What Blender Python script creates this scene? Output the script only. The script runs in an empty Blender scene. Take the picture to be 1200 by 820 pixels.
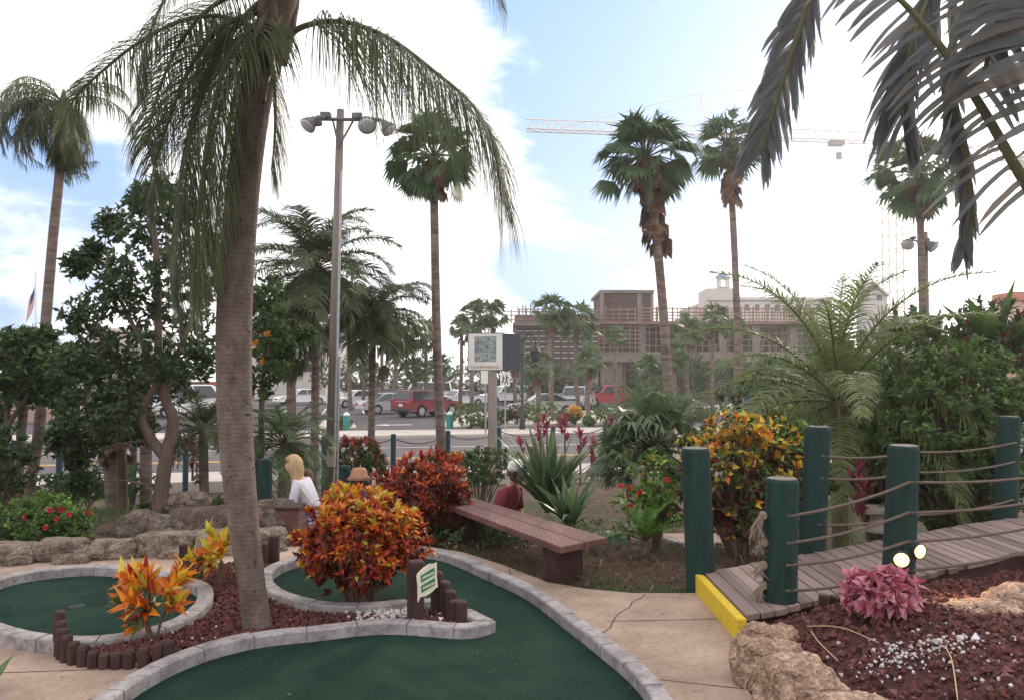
import bpy, bmesh, math, random
from mathutils import Vector, Matrix, noise as mnoise
R = math.radians
rnd = random.Random(7)
SC = bpy.context.scene
COL = SC.collection
V = Vector
# ------------------------------------------------------------------ camera
FPX, CX, CY, HOR = 933.0, 600.0, 410.0, 441.0
CAMZ = 1.6
PITCH = math.atan((HOR - CY) / FPX)
cam_d = bpy.data.cameras.new('camera'); cam = bpy.data.objects.new('camera', cam_d); COL.objects.link(cam)
cam.location = (0, 0, CAMZ); cam.rotation_euler = (R(90) + PITCH, 0, 0)
cam_d.sensor_width = 36; cam_d.lens = FPX / 1200 * 36; cam_d.clip_end = 3000; cam_d.clip_start = 0.05
SC.camera = cam
RM = Matrix.Rotation(R(90) + PITCH, 3, 'X')
def ray(px, py): return RM @ V(((px - CX) / FPX, (CY - py) / FPX, -1))
def at(px, py, D):
    """the place D metres ahead that the photograph shows at (px, py)"""
    d = ray(px, py); return V((0, 0, CAMZ)) + d * (D / d.y)
def gp(px, py, z=0.0):
    d = ray(px, py); return V((0, 0, CAMZ)) + d * ((z - CAMZ) / d.z)

# ------------------------------------------------------------------ helpers
def smooth(a, b, x):
    t = max(0, min(1, (x - a) / (b - a))); return t * t * (3 - 2 * t)
class MB:
    def __init__(s): s.v = []; s.f = []; s.m = []
    def add(s, vs, fs, m=0):
        b = len(s.v); s.v.extend([tuple(p) for p in vs])
        for f in fs: s.f.append([i + b for i in f]); s.m.append(m)
    def box(s, c, size, m=0, rz=0.0, tilt=None):
        x, y, z = [k / 2 for k in size]
        M = Matrix.Rotation(rz, 3, 'Z')
        if tilt is not None: M = M @ tilt
        vs = [V(c) + M @ V((sx * x, sy * y, sz * z)) for sx in (-1, 1) for sy in (-1, 1) for sz in (-1, 1)]
        s.add(vs, [(0, 1, 3, 2), (4, 6, 7, 5), (0, 4, 5, 1), (2, 3, 7, 6), (0, 2, 6, 4), (1, 5, 7, 3)], m)
    def tube(s, pts, rs, n=8, m=0, cap=True):
        pts = [V(p) for p in pts]
        if not hasattr(rs, '__len__'): rs = [rs] * len(pts)
        rings = []; up = None
        for i, p in enumerate(pts):
            t = (pts[min(i + 1, len(pts) - 1)] - pts[max(i - 1, 0)])
            if t.length < 1e-9: t = V((0, 0, 1))
            t.normalize()
            if up is None:
                up = V((1, 0, 0)) if abs(t.x) < .8 else V((0, 1, 0))
            up = (up - t * up.dot(t)); up.normalize()
            w = t.cross(up)
            rings.append([p + (up * math.cos(2 * math.pi * k / n) + w * math.sin(2 * math.pi * k / n)) * rs[i] for k in range(n)])
        vs = [q for r in rings for q in r]; fs = []
        for i in range(len(pts) - 1):
            for k in range(n):
                fs.append((i * n + k, i * n + (k + 1) % n, (i + 1) * n + (k + 1) % n, (i + 1) * n + k))
        if cap:
            fs.append(tuple(reversed(range(n)))); fs.append(tuple((len(pts) - 1) * n + k for k in range(n)))
        s.add(vs, fs, m)
    def bar(s, a, b, r, m=0, n=4): s.tube([a, b], [r, r], n, m)
    def lathe(s, c, prof, n=16, m=0, axis=None):
        """prof: (radius, height) pairs along axis from c"""
        ax = V(axis).normalized() if axis is not None else V((0, 0, 1))
        s.tube([V(c) + ax * h for r, h in prof], [max(r, 1e-4) for r, h in prof], n, m)
    def prism(s, poly, z0, z1, m=0):
        n = len(poly)
        area = sum(poly[i][0] * poly[(i + 1) % n][1] - poly[(i + 1) % n][0] * poly[i][1] for i in range(n))
        if area < 0: poly = poly[::-1]
        vs = [(p[0], p[1], z0) for p in poly] + [(p[0], p[1], z1) for p in poly]
        fs = [tuple(range(n, 2 * n)), tuple(reversed(range(n)))]
        for i in range(n): fs.append((i, (i + 1) % n, n + (i + 1) % n, n + i))
        s.add(vs, fs, m)
    def leaf(s, p, d, L, W, nrm=None, m=0, curl=0.15):
        d = d.normalized()
        if nrm is None: nrm = V((0, 0, 1))
        w = d.cross(nrm)
        if w.length < 1e-3: w = d.cross(V((1, .3, 0)))
        w.normalize(); u = w.cross(d)
        mid = p + d * (L * .5) + u * (L * curl)
        tip = p + d * L - u * (L * curl * .6)
        s.add([p, mid - w * (W / 2) + u * (W * .2), tip, mid + w * (W / 2) + u * (W * .2), mid],
              [(0, 1, 4), (1, 2, 4), (4, 2, 3), (0, 4, 3)], m)
    def build(s, name, mats, parent=None, sm=False, local=False):
        me = bpy.data.meshes.new(name)
        vs = s.v
        if parent is not None and not local:
            ox, oy, oz = ORG.get(parent.name, (0, 0, 0))
            vs = [(x - ox, y - oy, z - oz) for x, y, z in vs]
        me.from_pydata(vs, [], s.f)
        if not isinstance(mats, (list, tuple)): mats = [mats]
        for m in mats: me.materials.append(m)
        if len(mats) > 1: me.polygons.foreach_set('material_index', s.m)
        if sm: me.polygons.foreach_set('use_smooth', [True] * len(me.polygons))
        me.update()
        o = bpy.data.objects.new(name, me); COL.objects.link(o)
        if parent is not None:
            o.parent = parent; ORG[o.name] = ORG.get(parent.name, (0, 0, 0))
        return o
ORG = {}
def tag(o, label=None, cat=None, group=None, kind=None):
    if label: o['label'] = label
    if cat: o['category'] = cat
    if group: o['group'] = group
    if kind: o['kind'] = kind
    return o
def thing(name, label, cat, loc, group=None, rz=0.0):
    o = bpy.data.objects.new(name, None); COL.objects.link(o)
    o.location = loc; o.rotation_euler = (0, 0, rz); o.empty_display_size = .1
    ORG[o.name] = tuple(loc)
    return tag(o, label, cat, group)
def copy_tree(o, parent=None):
    c = o.copy(); COL.objects.link(c)
    if parent is not None: c.parent = parent
    for ch in list(o.children): copy_tree(ch, c)
    return c
def catmull(pts, n=8, closed=False):
    P = [V(p) for p in pts]; out = []; N = len(P)
    rng = range(N) if closed else range(N - 1)
    for i in rng:
        g = (lambda k: P[k % N]) if closed else (lambda k: P[max(0, min(N - 1, k))])
        a, b, c, d = g(i - 1), g(i), g(i + 1), g(i + 2)
        for j in range(n):
            t = j / n
            out.append(.5 * ((2 * b) + (c - a) * t + (2 * a - 5 * b + 4 * c - d) * t * t + (3 * b - a - 3 * c + d) * t ** 3))
    if not closed: out.append(P[-1])
    return out
def bevel(o, w=.006, seg=2):
    m = o.modifiers.new('bevel', 'BEVEL'); m.width = w; m.segments = seg; m.limit_method = 'ANGLE'; return o

# ------------------------------------------------------------------ materials
def newmat(name):
    m = bpy.data.materials.new(name); m.use_nodes = True
    nt = m.node_tree; return m, nt, nt.nodes['Principled BSDF']
def mat(name, c1, c2=None, scale=6.0, rough=.75, bump=.0, bscale=None, spec=.3, metal=0.0, stretch=None, detail=6, lo=.35, hi=.65, coat=0.0):
    m, nt, b = newmat(name); N = nt.nodes; L = nt.links
    b.inputs['Roughness'].default_value = rough; b.inputs['Specular IOR Level'].default_value = spec
    b.inputs['Metallic'].default_value = metal; b.inputs['Coat Weight'].default_value = coat
    if c2 is None: c2 = tuple(k * .7 for k in c1)
    tc = N.new('ShaderNodeTexCoord'); src = tc.outputs['Object']
    if stretch:
        mp = N.new('ShaderNodeMapping'); mp.inputs['Scale'].default_value = stretch
        L.new(src, mp.inputs[0]); src = mp.outputs[0]
    nz = N.new('ShaderNodeTexNoise'); nz.inputs['Scale'].default_value = scale; nz.inputs['Detail'].default_value = detail; nz.inputs['Roughness'].default_value = .65
    L.new(src, nz.inputs['Vector'])
    rp = N.new('ShaderNodeValToRGB'); rp.color_ramp.elements[0].position = lo; rp.color_ramp.elements[1].position = hi
    rp.color_ramp.elements[0].color = (*c1, 1); rp.color_ramp.elements[1].color = (*c2, 1)
    L.new(nz.outputs['Fac'], rp.inputs[0]); L.new(rp.outputs[0], b.inputs['Base Color'])
    if bump:
        n2 = N.new('ShaderNodeTexNoise'); n2.inputs['Scale'].default_value = bscale or scale * 4; n2.inputs['Detail'].default_value = 5
        L.new(src, n2.inputs['Vector'])
        bp = N.new('ShaderNodeBump'); bp.inputs['Strength'].default_value = bump; bp.inputs['Distance'].default_value = .02
        L.new(n2.outputs['Fac'], bp.inputs['Height']); L.new(bp.outputs[0], b.inputs['Normal'])
    return m
def leafmat(name, cols, trans=.3, rough=.5):
    m, nt, b = newmat(name); N = nt.nodes; L = nt.links
    g = N.new('ShaderNodeNewGeometry'); rp = N.new('ShaderNodeValToRGB')
    els = rp.color_ramp.elements
    while len(els) < len(cols): els.new(.5)
    for i, c in enumerate(cols):
        els[i].position = i / max(1, len(cols) - 1); els[i].color = (*c, 1)
    L.new(g.outputs['Random Per Island'], rp.inputs[0]); L.new(rp.outputs[0], b.inputs['Base Color'])
    b.inputs['Roughness'].default_value = rough; b.inputs['Specular IOR Level'].default_value = .35
    tr = N.new('ShaderNodeBsdfTranslucent'); L.new(rp.outputs[0], tr.inputs['Color'])
    mx = N.new('ShaderNodeMixShader'); mx.inputs[0].default_value = trans
    L.new(b.outputs[0], mx.inputs[1]); L.new(tr.outputs[0], mx.inputs[2])
    L.new(mx.outputs[0], N['Material Output'].inputs[0])
    return m
def emit(name, col, st):
    m, nt, b = newmat(name)
    b.inputs['Emission Color'].default_value = (*col, 1); b.inputs['Emission Strength'].default_value = st; b.inputs['Base Color'].default_value = (*col, 1)
    return m

M = {}
M['mulch'] = mat('mulch', (.075, .045, .028), (.15, .095, .055), 9, .95, .9, 60)
M['concrete'] = mat('concrete', (.28, .195, .15), (.42, .31, .24), 2.2, .9, .35, 120, detail=9, lo=.3, hi=.7)
def stain(m, sc, lo_, hi_, dark, tint=(1, 1, 1)):
    nt = m.node_tree; N = nt.nodes; L = nt.links; src = [n for n in N if n.type == 'TEX_COORD'][0].outputs['Object']
    nz = N.new('ShaderNodeTexNoise'); nz.inputs['Scale'].default_value = sc; nz.inputs['Detail'].default_value = 10; nz.inputs['Roughness'].default_value = .7; L.new(src, nz.inputs['Vector'])
    mr = N.new('ShaderNodeMapRange'); mr.inputs[1].default_value = lo_; mr.inputs[2].default_value = hi_; mr.inputs[3].default_value = dark; mr.inputs[4].default_value = 1.08; L.new(nz.outputs['Fac'], mr.inputs[0])
    bc = N['Principled BSDF'].inputs['Base Color']; s0 = bc.links[0].from_socket
    vm = N.new('ShaderNodeVectorMath'); vm.operation = 'SCALE'; L.new(s0, vm.inputs[0]); L.new(mr.outputs[0], vm.inputs['Scale']); L.new(vm.outputs[0], bc)
def turf_mat(name, a, b_):
    m = mat(name, a, b_, 3.0, .95, .8, 420, spec=.1, lo=.3, hi=.75)
    nt = m.node_tree; N = nt.nodes; L = nt.links
    src = [n for n in N if n.type == 'TEX_COORD'][0].outputs['Object']
    nz = N.new('ShaderNodeTexNoise'); nz.inputs['Scale'].default_value = 240; nz.inputs['Detail'].default_value = 3; L.new(src, nz.inputs['Vector'])
    mr = N.new('ShaderNodeMapRange'); mr.inputs[1].default_value = .3; mr.inputs[2].default_value = .7; mr.inputs[3].default_value = .35; mr.inputs[4].default_value = 1.65
    L.new(nz.outputs['Fac'], mr.inputs[0])
    rp = [n for n in N if n.type == 'VALTORGB'][0]
    mx = N.new('ShaderNodeVectorMath'); mx.operation = 'SCALE'; L.new(rp.outputs[0], mx.inputs[0]); L.new(mr.outputs[0], mx.inputs['Scale'])
    L.new(mx.outputs[0], N['Principled BSDF'].inputs['Base Color'])
    return m
M['turf'] = turf_mat('turf', (.016, .044, .031), (.025, .063, .044))
M['turf_pale'] = turf_mat('turf_pale', (.012, .15, .085), (.02, .2, .12))
M['curb'] = mat('curb', (.19, .168, .172), (.36, .325, .325), 7, .85, .3, 90)
M['lava'] = leafmat('lava', [(.05, .018, .02), (.10, .032, .03), (.145, .045, .038), (.08, .03, .032), (.17, .07, .06)], 0.0, .95)
M['lavabase'] = mat('lavabase', (.055, .022, .022), (.10, .035, .032), 30, .95, 1.0, 90)
M['whitegravel'] = leafmat('whitegravel', [(.45, .42, .42), (.7, .67, .67), (.36, .33, .34), (.55, .5, .5)], 0, .9)
M['darkwood'] = mat('darkwood', (.036, .018, .018), (.068, .033, .031), 14, .8, .5, 50, stretch=(1, 1, .15))
M['benchwood'] = mat('benchwood', (.10, .042, .038), (.18, .085, .075), 5, .7, .6, 60, stretch=(1, .12, 1))
M['postgreen'] = mat('postgreen', (.011, .042, .038), (.007, .020, .018), 16, .75, .6, 60, stretch=(1, 1, .25), detail=10, lo=.42, hi=.68)
M['posttop'] = mat('posttop', (.12, .11, .11), (.2, .17, .16), 20, .9, .4)
M['postblue'] = mat('postblue', (.016, .045, .07), (.026, .065, .09), 10, .7, .3, 40)
M['deck'] = mat('deck', (.17, .112, .10), (.34, .25, .225), 5, .8, .6, 50, stretch=(1.6, .12, 1), lo=.3, hi=.7)
nt_ = M['deck'].node_tree; gi = nt_.nodes.new('ShaderNodeNewGeometry'); mr_ = nt_.nodes.new('ShaderNodeMapRange'); mr_.inputs[3].default_value = .62; mr_.inputs[4].default_value = 1.12; nt_.links.new(gi.outputs['Random Per Island'], mr_.inputs[0])
vm_ = nt_.nodes.new('ShaderNodeVectorMath'); vm_.operation = 'SCALE'; nt_.links.new([k for k in nt_.nodes if k.type == 'VALTORGB'][0].outputs[0], vm_.inputs[0]); nt_.links.new(mr_.outputs[0], vm_.inputs['Scale']); nt_.links.new(vm_.outputs[0], nt_.nodes['Principled BSDF'].inputs['Base Color'])
M['beam'] = mat('beam', (.05, .02, .022), (.08, .035, .035), 7, .8, .4)
M['yellow'] = mat('yellow', (.20, .14, .07), (.60, .42, .03), 12, .75, .4, 60, lo=.30, hi=.40, detail=9)
M['rope'] = mat('rope', (.11, .08, .065), (.19, .14, .115), 60, .95, .6, 200)
M['ropefray'] = leafmat('ropefray', [(.2, .14, .11), (.3, .23, .18), (.25, .19, .15)], .1, .95)
def rockmat(name, c1, c2, crack, sc=5):
    m = mat(name, c1, c2, sc, .95, 1.0, 26, lo=.36, hi=.64); nt = m.node_tree; N = nt.nodes; L = nt.links
    src = [k for k in N if k.type == 'TEX_COORD'][0].outputs['Object']
    wz = N.new('ShaderNodeTexNoise'); wz.inputs['Scale'].default_value = 5; wz.inputs['Detail'].default_value = 4; L.new(src, wz.inputs['Vector'])
    ad = N.new('ShaderNodeVectorMath'); ad.operation = 'MULTIPLY_ADD'; ad.inputs[1].default_value = (.35, .35, .35); L.new(wz.outputs['Color'], ad.inputs[0]); L.new(src, ad.inputs[2])
    vo = N.new('ShaderNodeTexVoronoi'); vo.feature = 'DISTANCE_TO_EDGE'; vo.inputs['Scale'].default_value = crack; L.new(ad.outputs[0], vo.inputs['Vector'])
    mr = N.new('ShaderNodeMapRange'); mr.inputs[1].default_value = .0; mr.inputs[2].default_value = .05; mr.inputs[3].default_value = .62; mr.inputs[4].default_value = 1; L.new(vo.outputs['Distance'], mr.inputs[0])
    pn = N.new('ShaderNodeTexNoise'); pn.inputs['Scale'].default_value = 45; pn.inputs['Detail'].default_value = 4; L.new(src, pn.inputs['Vector'])
    mp_ = N.new('ShaderNodeMapRange'); mp_.inputs[1].default_value = .3; mp_.inputs[2].default_value = .6; mp_.inputs[3].default_value = .6; mp_.inputs[4].default_value = 1.1; L.new(pn.outputs['Fac'], mp_.inputs[0])
    mm = N.new('ShaderNodeMath'); mm.operation = 'MULTIPLY'; L.new(mr.outputs[0], mm.inputs[0]); L.new(mp_.outputs[0], mm.inputs[1])
    vm = N.new('ShaderNodeVectorMath'); vm.operation = 'SCALE'; L.new([k for k in N if k.type == 'VALTORGB'][0].outputs[0], vm.inputs[0]); L.new(mm.outputs[0], vm.inputs['Scale']); L.new(vm.outputs[0], N['Principled BSDF'].inputs['Base Color'])
    b2 = N.new('ShaderNodeBump'); b2.inputs['Strength'].default_value = 1; b2.inputs['Distance'].default_value = .03; L.new(mm.outputs[0], b2.inputs['Height']); L.new([k for k in N if k.type == 'BUMP'][0].outputs[0], b2.inputs['Normal']); L.new(b2.outputs[0], N['Principled BSDF'].inputs['Normal'])
    return m
M['coralrock'] = rockmat('coralrock', (.36, .225, .16), (.56, .385, .285), 4.0)
M['wallrock'] = rockmat('wallrock', (.17, .13, .105), (.36, .275, .22), 4.5, 6)
M['greyrock'] = rockmat('greyrock', (.11, .083, .07), (.25, .19, .155), 4.5, 6)
M['darkrock'] = rockmat('darkrock', (.075, .05, .042), (.18, .125, .10), 3.2)
M['palmtrunk'] = mat('palmtrunk', (.14, .10, .088), (.22, .17, .145), 7, .9, .6, 30, stretch=(1, 1, .4))
M['fartrunk'] = mat('fartrunk', (.105, .078, .066), (.24, .18, .155), 2.2, .9, .8, 9, stretch=(1, 1, 5), detail=8, lo=.38, hi=.62)
M['bark'] = mat('bark', (.10, .066, .05), (.17, .12, .095), 8, .9, .7, 30, stretch=(1, 1, .3))
M['frond'] = leafmat('frond', [(.065, .09, .04), (.10, .13, .055), (.08, .11, .05), (.15, .15, .08), (.11, .135, .065)], .45, .45)
M['rachis'] = mat('rachis', (.07, .075, .03), (.12, .10, .05), 6, .6)
M['fanleaf'] = leafmat('fanleaf', [(.04, .085, .035), (.065, .12, .045), (.085, .145, .055), (.05, .10, .045)], .38, .5)
M['farfan'] = leafmat('farfan', [(.06, .11, .045), (.09, .15, .06), (.13, .18, .075), (.08, .12, .06)], .35, .5)
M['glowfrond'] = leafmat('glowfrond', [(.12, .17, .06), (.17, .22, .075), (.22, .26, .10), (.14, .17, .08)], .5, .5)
M['deadleaf'] = leafmat('deadleaf', [(.16, .085, .05), (.24, .13, .075), (.11, .06, .04), (.2, .13, .085)], .2, .9)
M['bigleaf'] = leafmat('bigleaf', [(.028, .05, .022), (.05, .085, .034), (.075, .11, .042), (.036, .066, .034)], .4, .45)
M['shrubleaf'] = leafmat('shrubleaf', [(.04, .085, .02), (.075, .135, .034), (.11, .165, .045), (.055, .105, .025)], .42, .4)
M['limeleaf'] = leafmat('limeleaf', [(.08, .16, .025), (.13, .24, .04), (.17, .27, .05), (.06, .13, .02)], .3, .5)
M['cycad'] = leafmat('cycad', [(.07, .18, .035), (.12, .25, .045), (.17, .30, .06)], .4, .4)
M['palmetto'] = leafmat('palmetto', [(.07, .12, .055), (.11, .16, .075), (.14, .18, .09), (.06, .10, .05)], .4, .5)
M['swordleaf'] = leafmat('swordleaf', [(.05, .095, .045), (.08, .13, .055), (.11, .155, .07), (.04, .075, .04)], .3, .4)
M['crotdark'] = leafmat('crotdark', [(.07, .014, .014), (.15, .022, .016), (.05, .045, .016), (.21, .028, .018), (.09, .016, .022)], .3, .35)
M['crotred'] = leafmat('crotred', [(.35, .035, .016), (.48, .07, .018), (.26, .018, .016), (.52, .13, .02)], .3, .35)
M['crotorange'] = leafmat('crotorange', [(.60, .15, .015), (.72, .27, .02), (.55, .09, .015), (.66, .36, .04)], .3, .35)
M['crotyellow'] = leafmat('crotyellow', [(.62, .45, .04), (.45, .42, .045), (.70, .38, .03), (.28, .33, .04)], .3, .35)
M['crotgreen'] = leafmat('crotgreen', [(.03, .05, .015), (.06, .09, .02), (.10, .12, .025), (.04, .03, .014)], .25, .35)
M['pinkti'] = leafmat('pinkti', [(.33, .04, .085), (.20, .028, .06), (.42, .08, .13), (.14, .02, .045)], .3, .45)
M['caladium'] = leafmat('caladium', [(.50, .16, .24), (.62, .30, .36), (.36, .05, .10), (.55, .22, .28), (.22, .03, .06)], .3, .5)
M['redflower'] = leafmat('redflower', [(.42, .02, .03), (.52, .04, .05), (.32, .015, .025)], .3, .5)
M['orangeflower'] = leafmat('orangeflower', [(.75, .28, .02), (.8, .4, .03), (.65, .18, .02)], .3, .5)
M['banana'] = leafmat('banana', [(.12, .13, .135), (.17, .175, .17), (.14, .15, .16), (.2, .17, .15)], .5, .5)
M['bananastem'] = mat('bananastem', (.11, .12, .07), (.2, .16, .09), 8, .7, .4)
M['hedge'] = leafmat('hedge', [(.03, .06, .022), (.05, .095, .03), (.07, .12, .038)], .35, .5)
M['redhedge'] = leafmat('redhedge', [(.3, .025, .02), (.42, .04, .025), (.2, .03, .02), (.06, .07, .02)], .25, .5)
M['asphalt'] = mat('asphalt', (.06, .052, .056), (.095, .083, .088), .8, .9, .3, 60)
M['road'] = mat('road', (.085, .072, .08), (.12, .105, .112), .5, .9, .3, 60, stretch=(.2, 1, 1))
M['sidewalk'] = mat('sidewalk', (.42, .36, .33), (.52, .46, .42), 1.2, .9, .2, 40)
M['sand'] = mat('sand', (.40, .35, .31), (.52, .46, .41), 2.5, .95, .4, 30)
M['paintwhite'] = mat('paintwhite', (.62, .60, .59), (.75, .73, .72), 5, .8)
M['paintyellow'] = mat('paintyellow', (.62, .36, .06), (.72, .45, .10), 5, .8)
M['teal'] = mat('teal', (.04, .22, .20), (.06, .27, .24), 8, .7)
M['whitetop'] = mat('whitetop', (.65, .66, .62), (.72, .72, .7), 8, .7)
M['lamppole'] = mat('lamppole', (.15, .12, .11), (.25, .21, .19), 6, .85, .4, 30, stretch=(1, 1, .1))
M['metalgrey'] = mat('metalgrey', (.32, .32, .33), (.42, .42, .43), 8, .5, metal=.6)
M['lampgrey'] = mat('lampgrey', (.10, .10, .11), (.16, .16, .17), 8, .6)
M['lampglass'] = mat('lampglass', (.45, .45, .46), (.55, .55, .56), 8, .25)
M['black'] = mat('black', (.02, .02, .022), (.03, .03, .032), 8, .6)
M['signwhite'] = mat('signwhite', (.70, .67, .64), (.78, .75, .72), 6, .7)
M['signbrown'] = mat('signbrown', (.34, .20, .18), (.42, .27, .25), 12, .8)
M['signpic'] = mat('signpic', (.12, .17, .19), (.38, .40, .38), 14, .7, detail=9, lo=.38, hi=.6)
M['signside'] = mat('signside', (.05, .055, .075), (.07, .075, .095), 6, .7)
M['signpost'] = mat('signpost', (.26, .21, .19), (.36, .30, .27), 7, .9, .5, 30, stretch=(1, 1, .15))
M['cream'] = mat('cream', (.62, .58, .46), (.70, .66, .54), 20, .6)
M['signgreen'] = mat('signgreen', (.03, .17, .06), (.04, .2, .08), 20, .6)
M['greenstake'] = mat('greenstake', (.25, .23, .22), (.34, .32, .3), 20, .9)
M['glassdark'] = mat('glassdark', (.022, .028, .036), (.03, .036, .045), 3, .12, spec=.6)
M['tyre'] = mat('tyre', (.018, .018, .019), (.025, .025, .026), 10, .85)
M['rim'] = mat('rim', (.42, .42, .44), (.52, .52, .54), 10, .35, metal=.7)
M['chrome'] = mat('chrome', (.6, .6, .62), (.66, .66, .68), 10, .25, metal=.8)
M['plastic'] = mat('plastic', (.035, .035, .038), (.05, .05, .052), 10, .6)
M['headlamp'] = mat('headlamp', (.7, .7, .68), (.78, .78, .76), 10, .15)
M['taillamp'] = mat('taillamp', (.38, .02, .02), (.45, .03, .03), 10, .25)
def paint(name, c): return mat(name, c, tuple(k * .92 for k in c), 3, .35, spec=.5, coat=.5)
M['conc_build'] = mat('conc_build', (.14, .115, .105), (.25, .205, .185), .4, .9, .2, 4)
M['formwork'] = mat('formwork', (.06, .034, .034), (.10, .058, .054), .5, .9, .3, 6, stretch=(1, 1, 4))
M['scaff'] = mat('scaff', (.20, .12, .095), (.30, .20, .155), .6, .8)
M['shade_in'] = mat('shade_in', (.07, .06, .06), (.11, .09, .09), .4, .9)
M['whitewall'] = mat('whitewall', (.46, .43, .41), (.56, .52, .50), .2, .9)
M['tanwall'] = mat('tanwall', (.36, .25, .21), (.42, .31, .26), .6, .9)
M['bluetile'] = mat('bluetile', (.10, .17, .28), (.14, .22, .34), 1, .6)
M['bluepaint'] = mat('bluepaint', (.04, .10, .33), (.05, .13, .4), 2, .6)
M['craneyel'] = mat('craneyel', (.62, .56, .50), (.7, .64, .58), .5, .6)
M['orangewall'] = mat('orangewall', (.5, .3, .22), (.58, .37, .28), .5, .9)
M['redroof'] = mat('redroof', (.42, .14, .09), (.5, .2, .13), .8, .9)
M['skin'] = mat('skin', (.52, .29, .22), (.58, .34, .26), 8, .55)
M['blond'] = mat('blond', (.40, .25, .12), (.56, .40, .23), 30, .55, .5, 80, stretch=(3, 3, .3))
M['brownhair'] = mat('brownhair', (.09, .04, .025), (.13, .065, .04), 40, .6, .5, 90)
M['cardigan'] = mat('cardigan', (.62, .60, .68), (.72, .70, .78), 12, .9, .3, 60)
M['bluedress'] = mat('bluedress', (.025, .04, .30), (.55, .53, .62), 16, .85, lo=.52, hi=.58)
M['navy'] = mat('navy', (.03, .035, .09), (.045, .05, .12), 12, .9)
M['maroon'] = mat('maroon', (.20, .03, .045), (.26, .045, .06), 10, .9)
M['capwhite'] = mat('capwhite', (.72, .70, .72), (.78, .76, .78), 10, .8)
M['capblue'] = mat('capblue', (.03, .05, .2), (.04, .07, .25), 10, .7)
M['hatbrown'] = mat('hatbrown', (.34, .16, .10), (.42, .22, .14), 18, .9)
M['trousers'] = mat('trousers', (.10, .09, .09), (.14, .13, .12), 10, .9)
M['strap'] = mat('strap', (.6, .52, .42), (.66, .58, .48), 10, .8)
M['flagred'] = mat('flagred', (.5, .10, .12), (.55, .13, .14), 3, .8)
M['water'] = mat('water', (.012, .022, .024), (.02, .03, .03), 3, .06, .25, 9, spec=.6)
M['splash'] = mat('splash', (.45, .6, .75), (.6, .72, .85), 8, .2)

stain(M['concrete'], .9, .36, .55, .74); stain(M['concrete'], 26, .36, .50, .84); stain(M['curb'], 22, .38, .50, .72); stain(M['turf'], 1.4, .38, .56, .78); stain(M['yellow'], 40, .38, .48, .8)
def H(x, y):
    """height of the garden ground"""
    ys, w = (7.3, 4.0) if x > 1.5 else (7.6, 2.6)
    h = -1.05 * smooth(ys, ys + w, y)
    if x < -2.6:      # pond hollow, then a low bank that falls away to the street
        k = smooth(-2.6, -3.3, x); y0 = 6.95 + (x + 4.4) * .2
        h = h * (1 - k) + k * (-.55 * smooth(y0, y0 + .5, y) + .25 * smooth(8.5, 9.3, y) - .75 * smooth(11, 16, y))
    return h
# ------------------------------------------------------------------ sky, sun
SUN_AZ, SUN_EL = math.atan2(500, 933), R(21)         # to the right of the view, low
w = bpy.data.worlds.new('World'); SC.world = w; w.use_nodes = True
nt = w.node_tree; N = nt.nodes; L = nt.links
bg = N['Background']; bg.inputs['Strength'].default_value = .1
sky = N.new('ShaderNodeTexSky'); sky.sky_type = 'NISHITA'; sky.sun_disc = False
sky.sun_elevation = SUN_EL; sky.sun_rotation = SUN_AZ; sky.air_density = 1.0; sky.dust_density = 1.5; sky.ozone_density = 1.5
tc = N.new('ShaderNodeTexCoord')
def dirmask(px, py, k0, k1):
    d = ray(px, py).normalized()
    dp = N.new('ShaderNodeVectorMath'); dp.operation = 'DOT_PRODUCT'; dp.inputs[1].default_value = d
    nm = N.new('ShaderNodeVectorMath'); nm.operation = 'NORMALIZE'; L.new(tc.outputs['Generated'], nm.inputs[0]); L.new(nm.outputs[0], dp.inputs[0])
    mr = N.new('ShaderNodeMapRange'); mr.interpolation_type = 'SMOOTHSTEP'
    mr.inputs[1].default_value = math.cos(R(k1)); mr.inputs[2].default_value = math.cos(R(k0)); mr.inputs[3].default_value = 0; mr.inputs[4].default_value = 1
    L.new(dp.outputs['Value'], mr.inputs[0]); return mr.outputs[0]
def math_node(op, a, b):
    n = N.new('ShaderNodeMath'); n.operation = op
    for i, q in enumerate((a, b)):
        if isinstance(q, (int, float)): n.inputs[i].default_value = q
        else: L.new(q, n.inputs[i])
    return n.outputs[0]
mp = N.new('ShaderNodeMapping'); mp.inputs['Scale'].default_value = (1, 1, 2.2); L.new(tc.outputs['Generated'], mp.inputs[0])
nz = N.new('ShaderNodeTexNoise'); nz.inputs['Scale'].default_value = 3.2; nz.inputs['Detail'].default_value = 9; nz.inputs['Roughness'].default_value = .55; nz.inputs['Distortion'].default_value = .3
L.new(mp.outputs[0], nz.inputs['Vector'])
holes = None
for (px, py, a, b, wt) in ((790, 50, 3, 17, .52), (690, 280, 2, 10, .40), (20, 290, 1, 10, .38), (940, 90, 2, 11, .36), (120, 150, 1, 6, .12), (640, 330, 1, 5, .1), (10, 140, 1, 5, .12)):
    s = math_node('MULTIPLY', dirmask(px, py, a, b), wt)
    holes = s if holes is None else math_node('ADD', holes, s)
nz2 = N.new('ShaderNodeTexNoise'); nz2.inputs['Scale'].default_value = 11; nz2.inputs['Detail'].default_value = 8; nz2.inputs['Roughness'].default_value = .6; nz2.inputs['Distortion'].default_value = .6; L.new(mp.outputs[0], nz2.inputs['Vector'])
nn = math_node('ADD', math_node('MULTIPLY', math_node('SUBTRACT', nz.outputs['Fac'], .5), 1.5), math_node('MULTIPLY', math_node('SUBTRACT', nz2.outputs['Fac'], .5), .55))
cl = math_node('SUBTRACT', math_node('ADD', nn, .66), holes)
cr = N.new('ShaderNodeMapRange'); cr.interpolation_type = 'SMOOTHSTEP'
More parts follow.
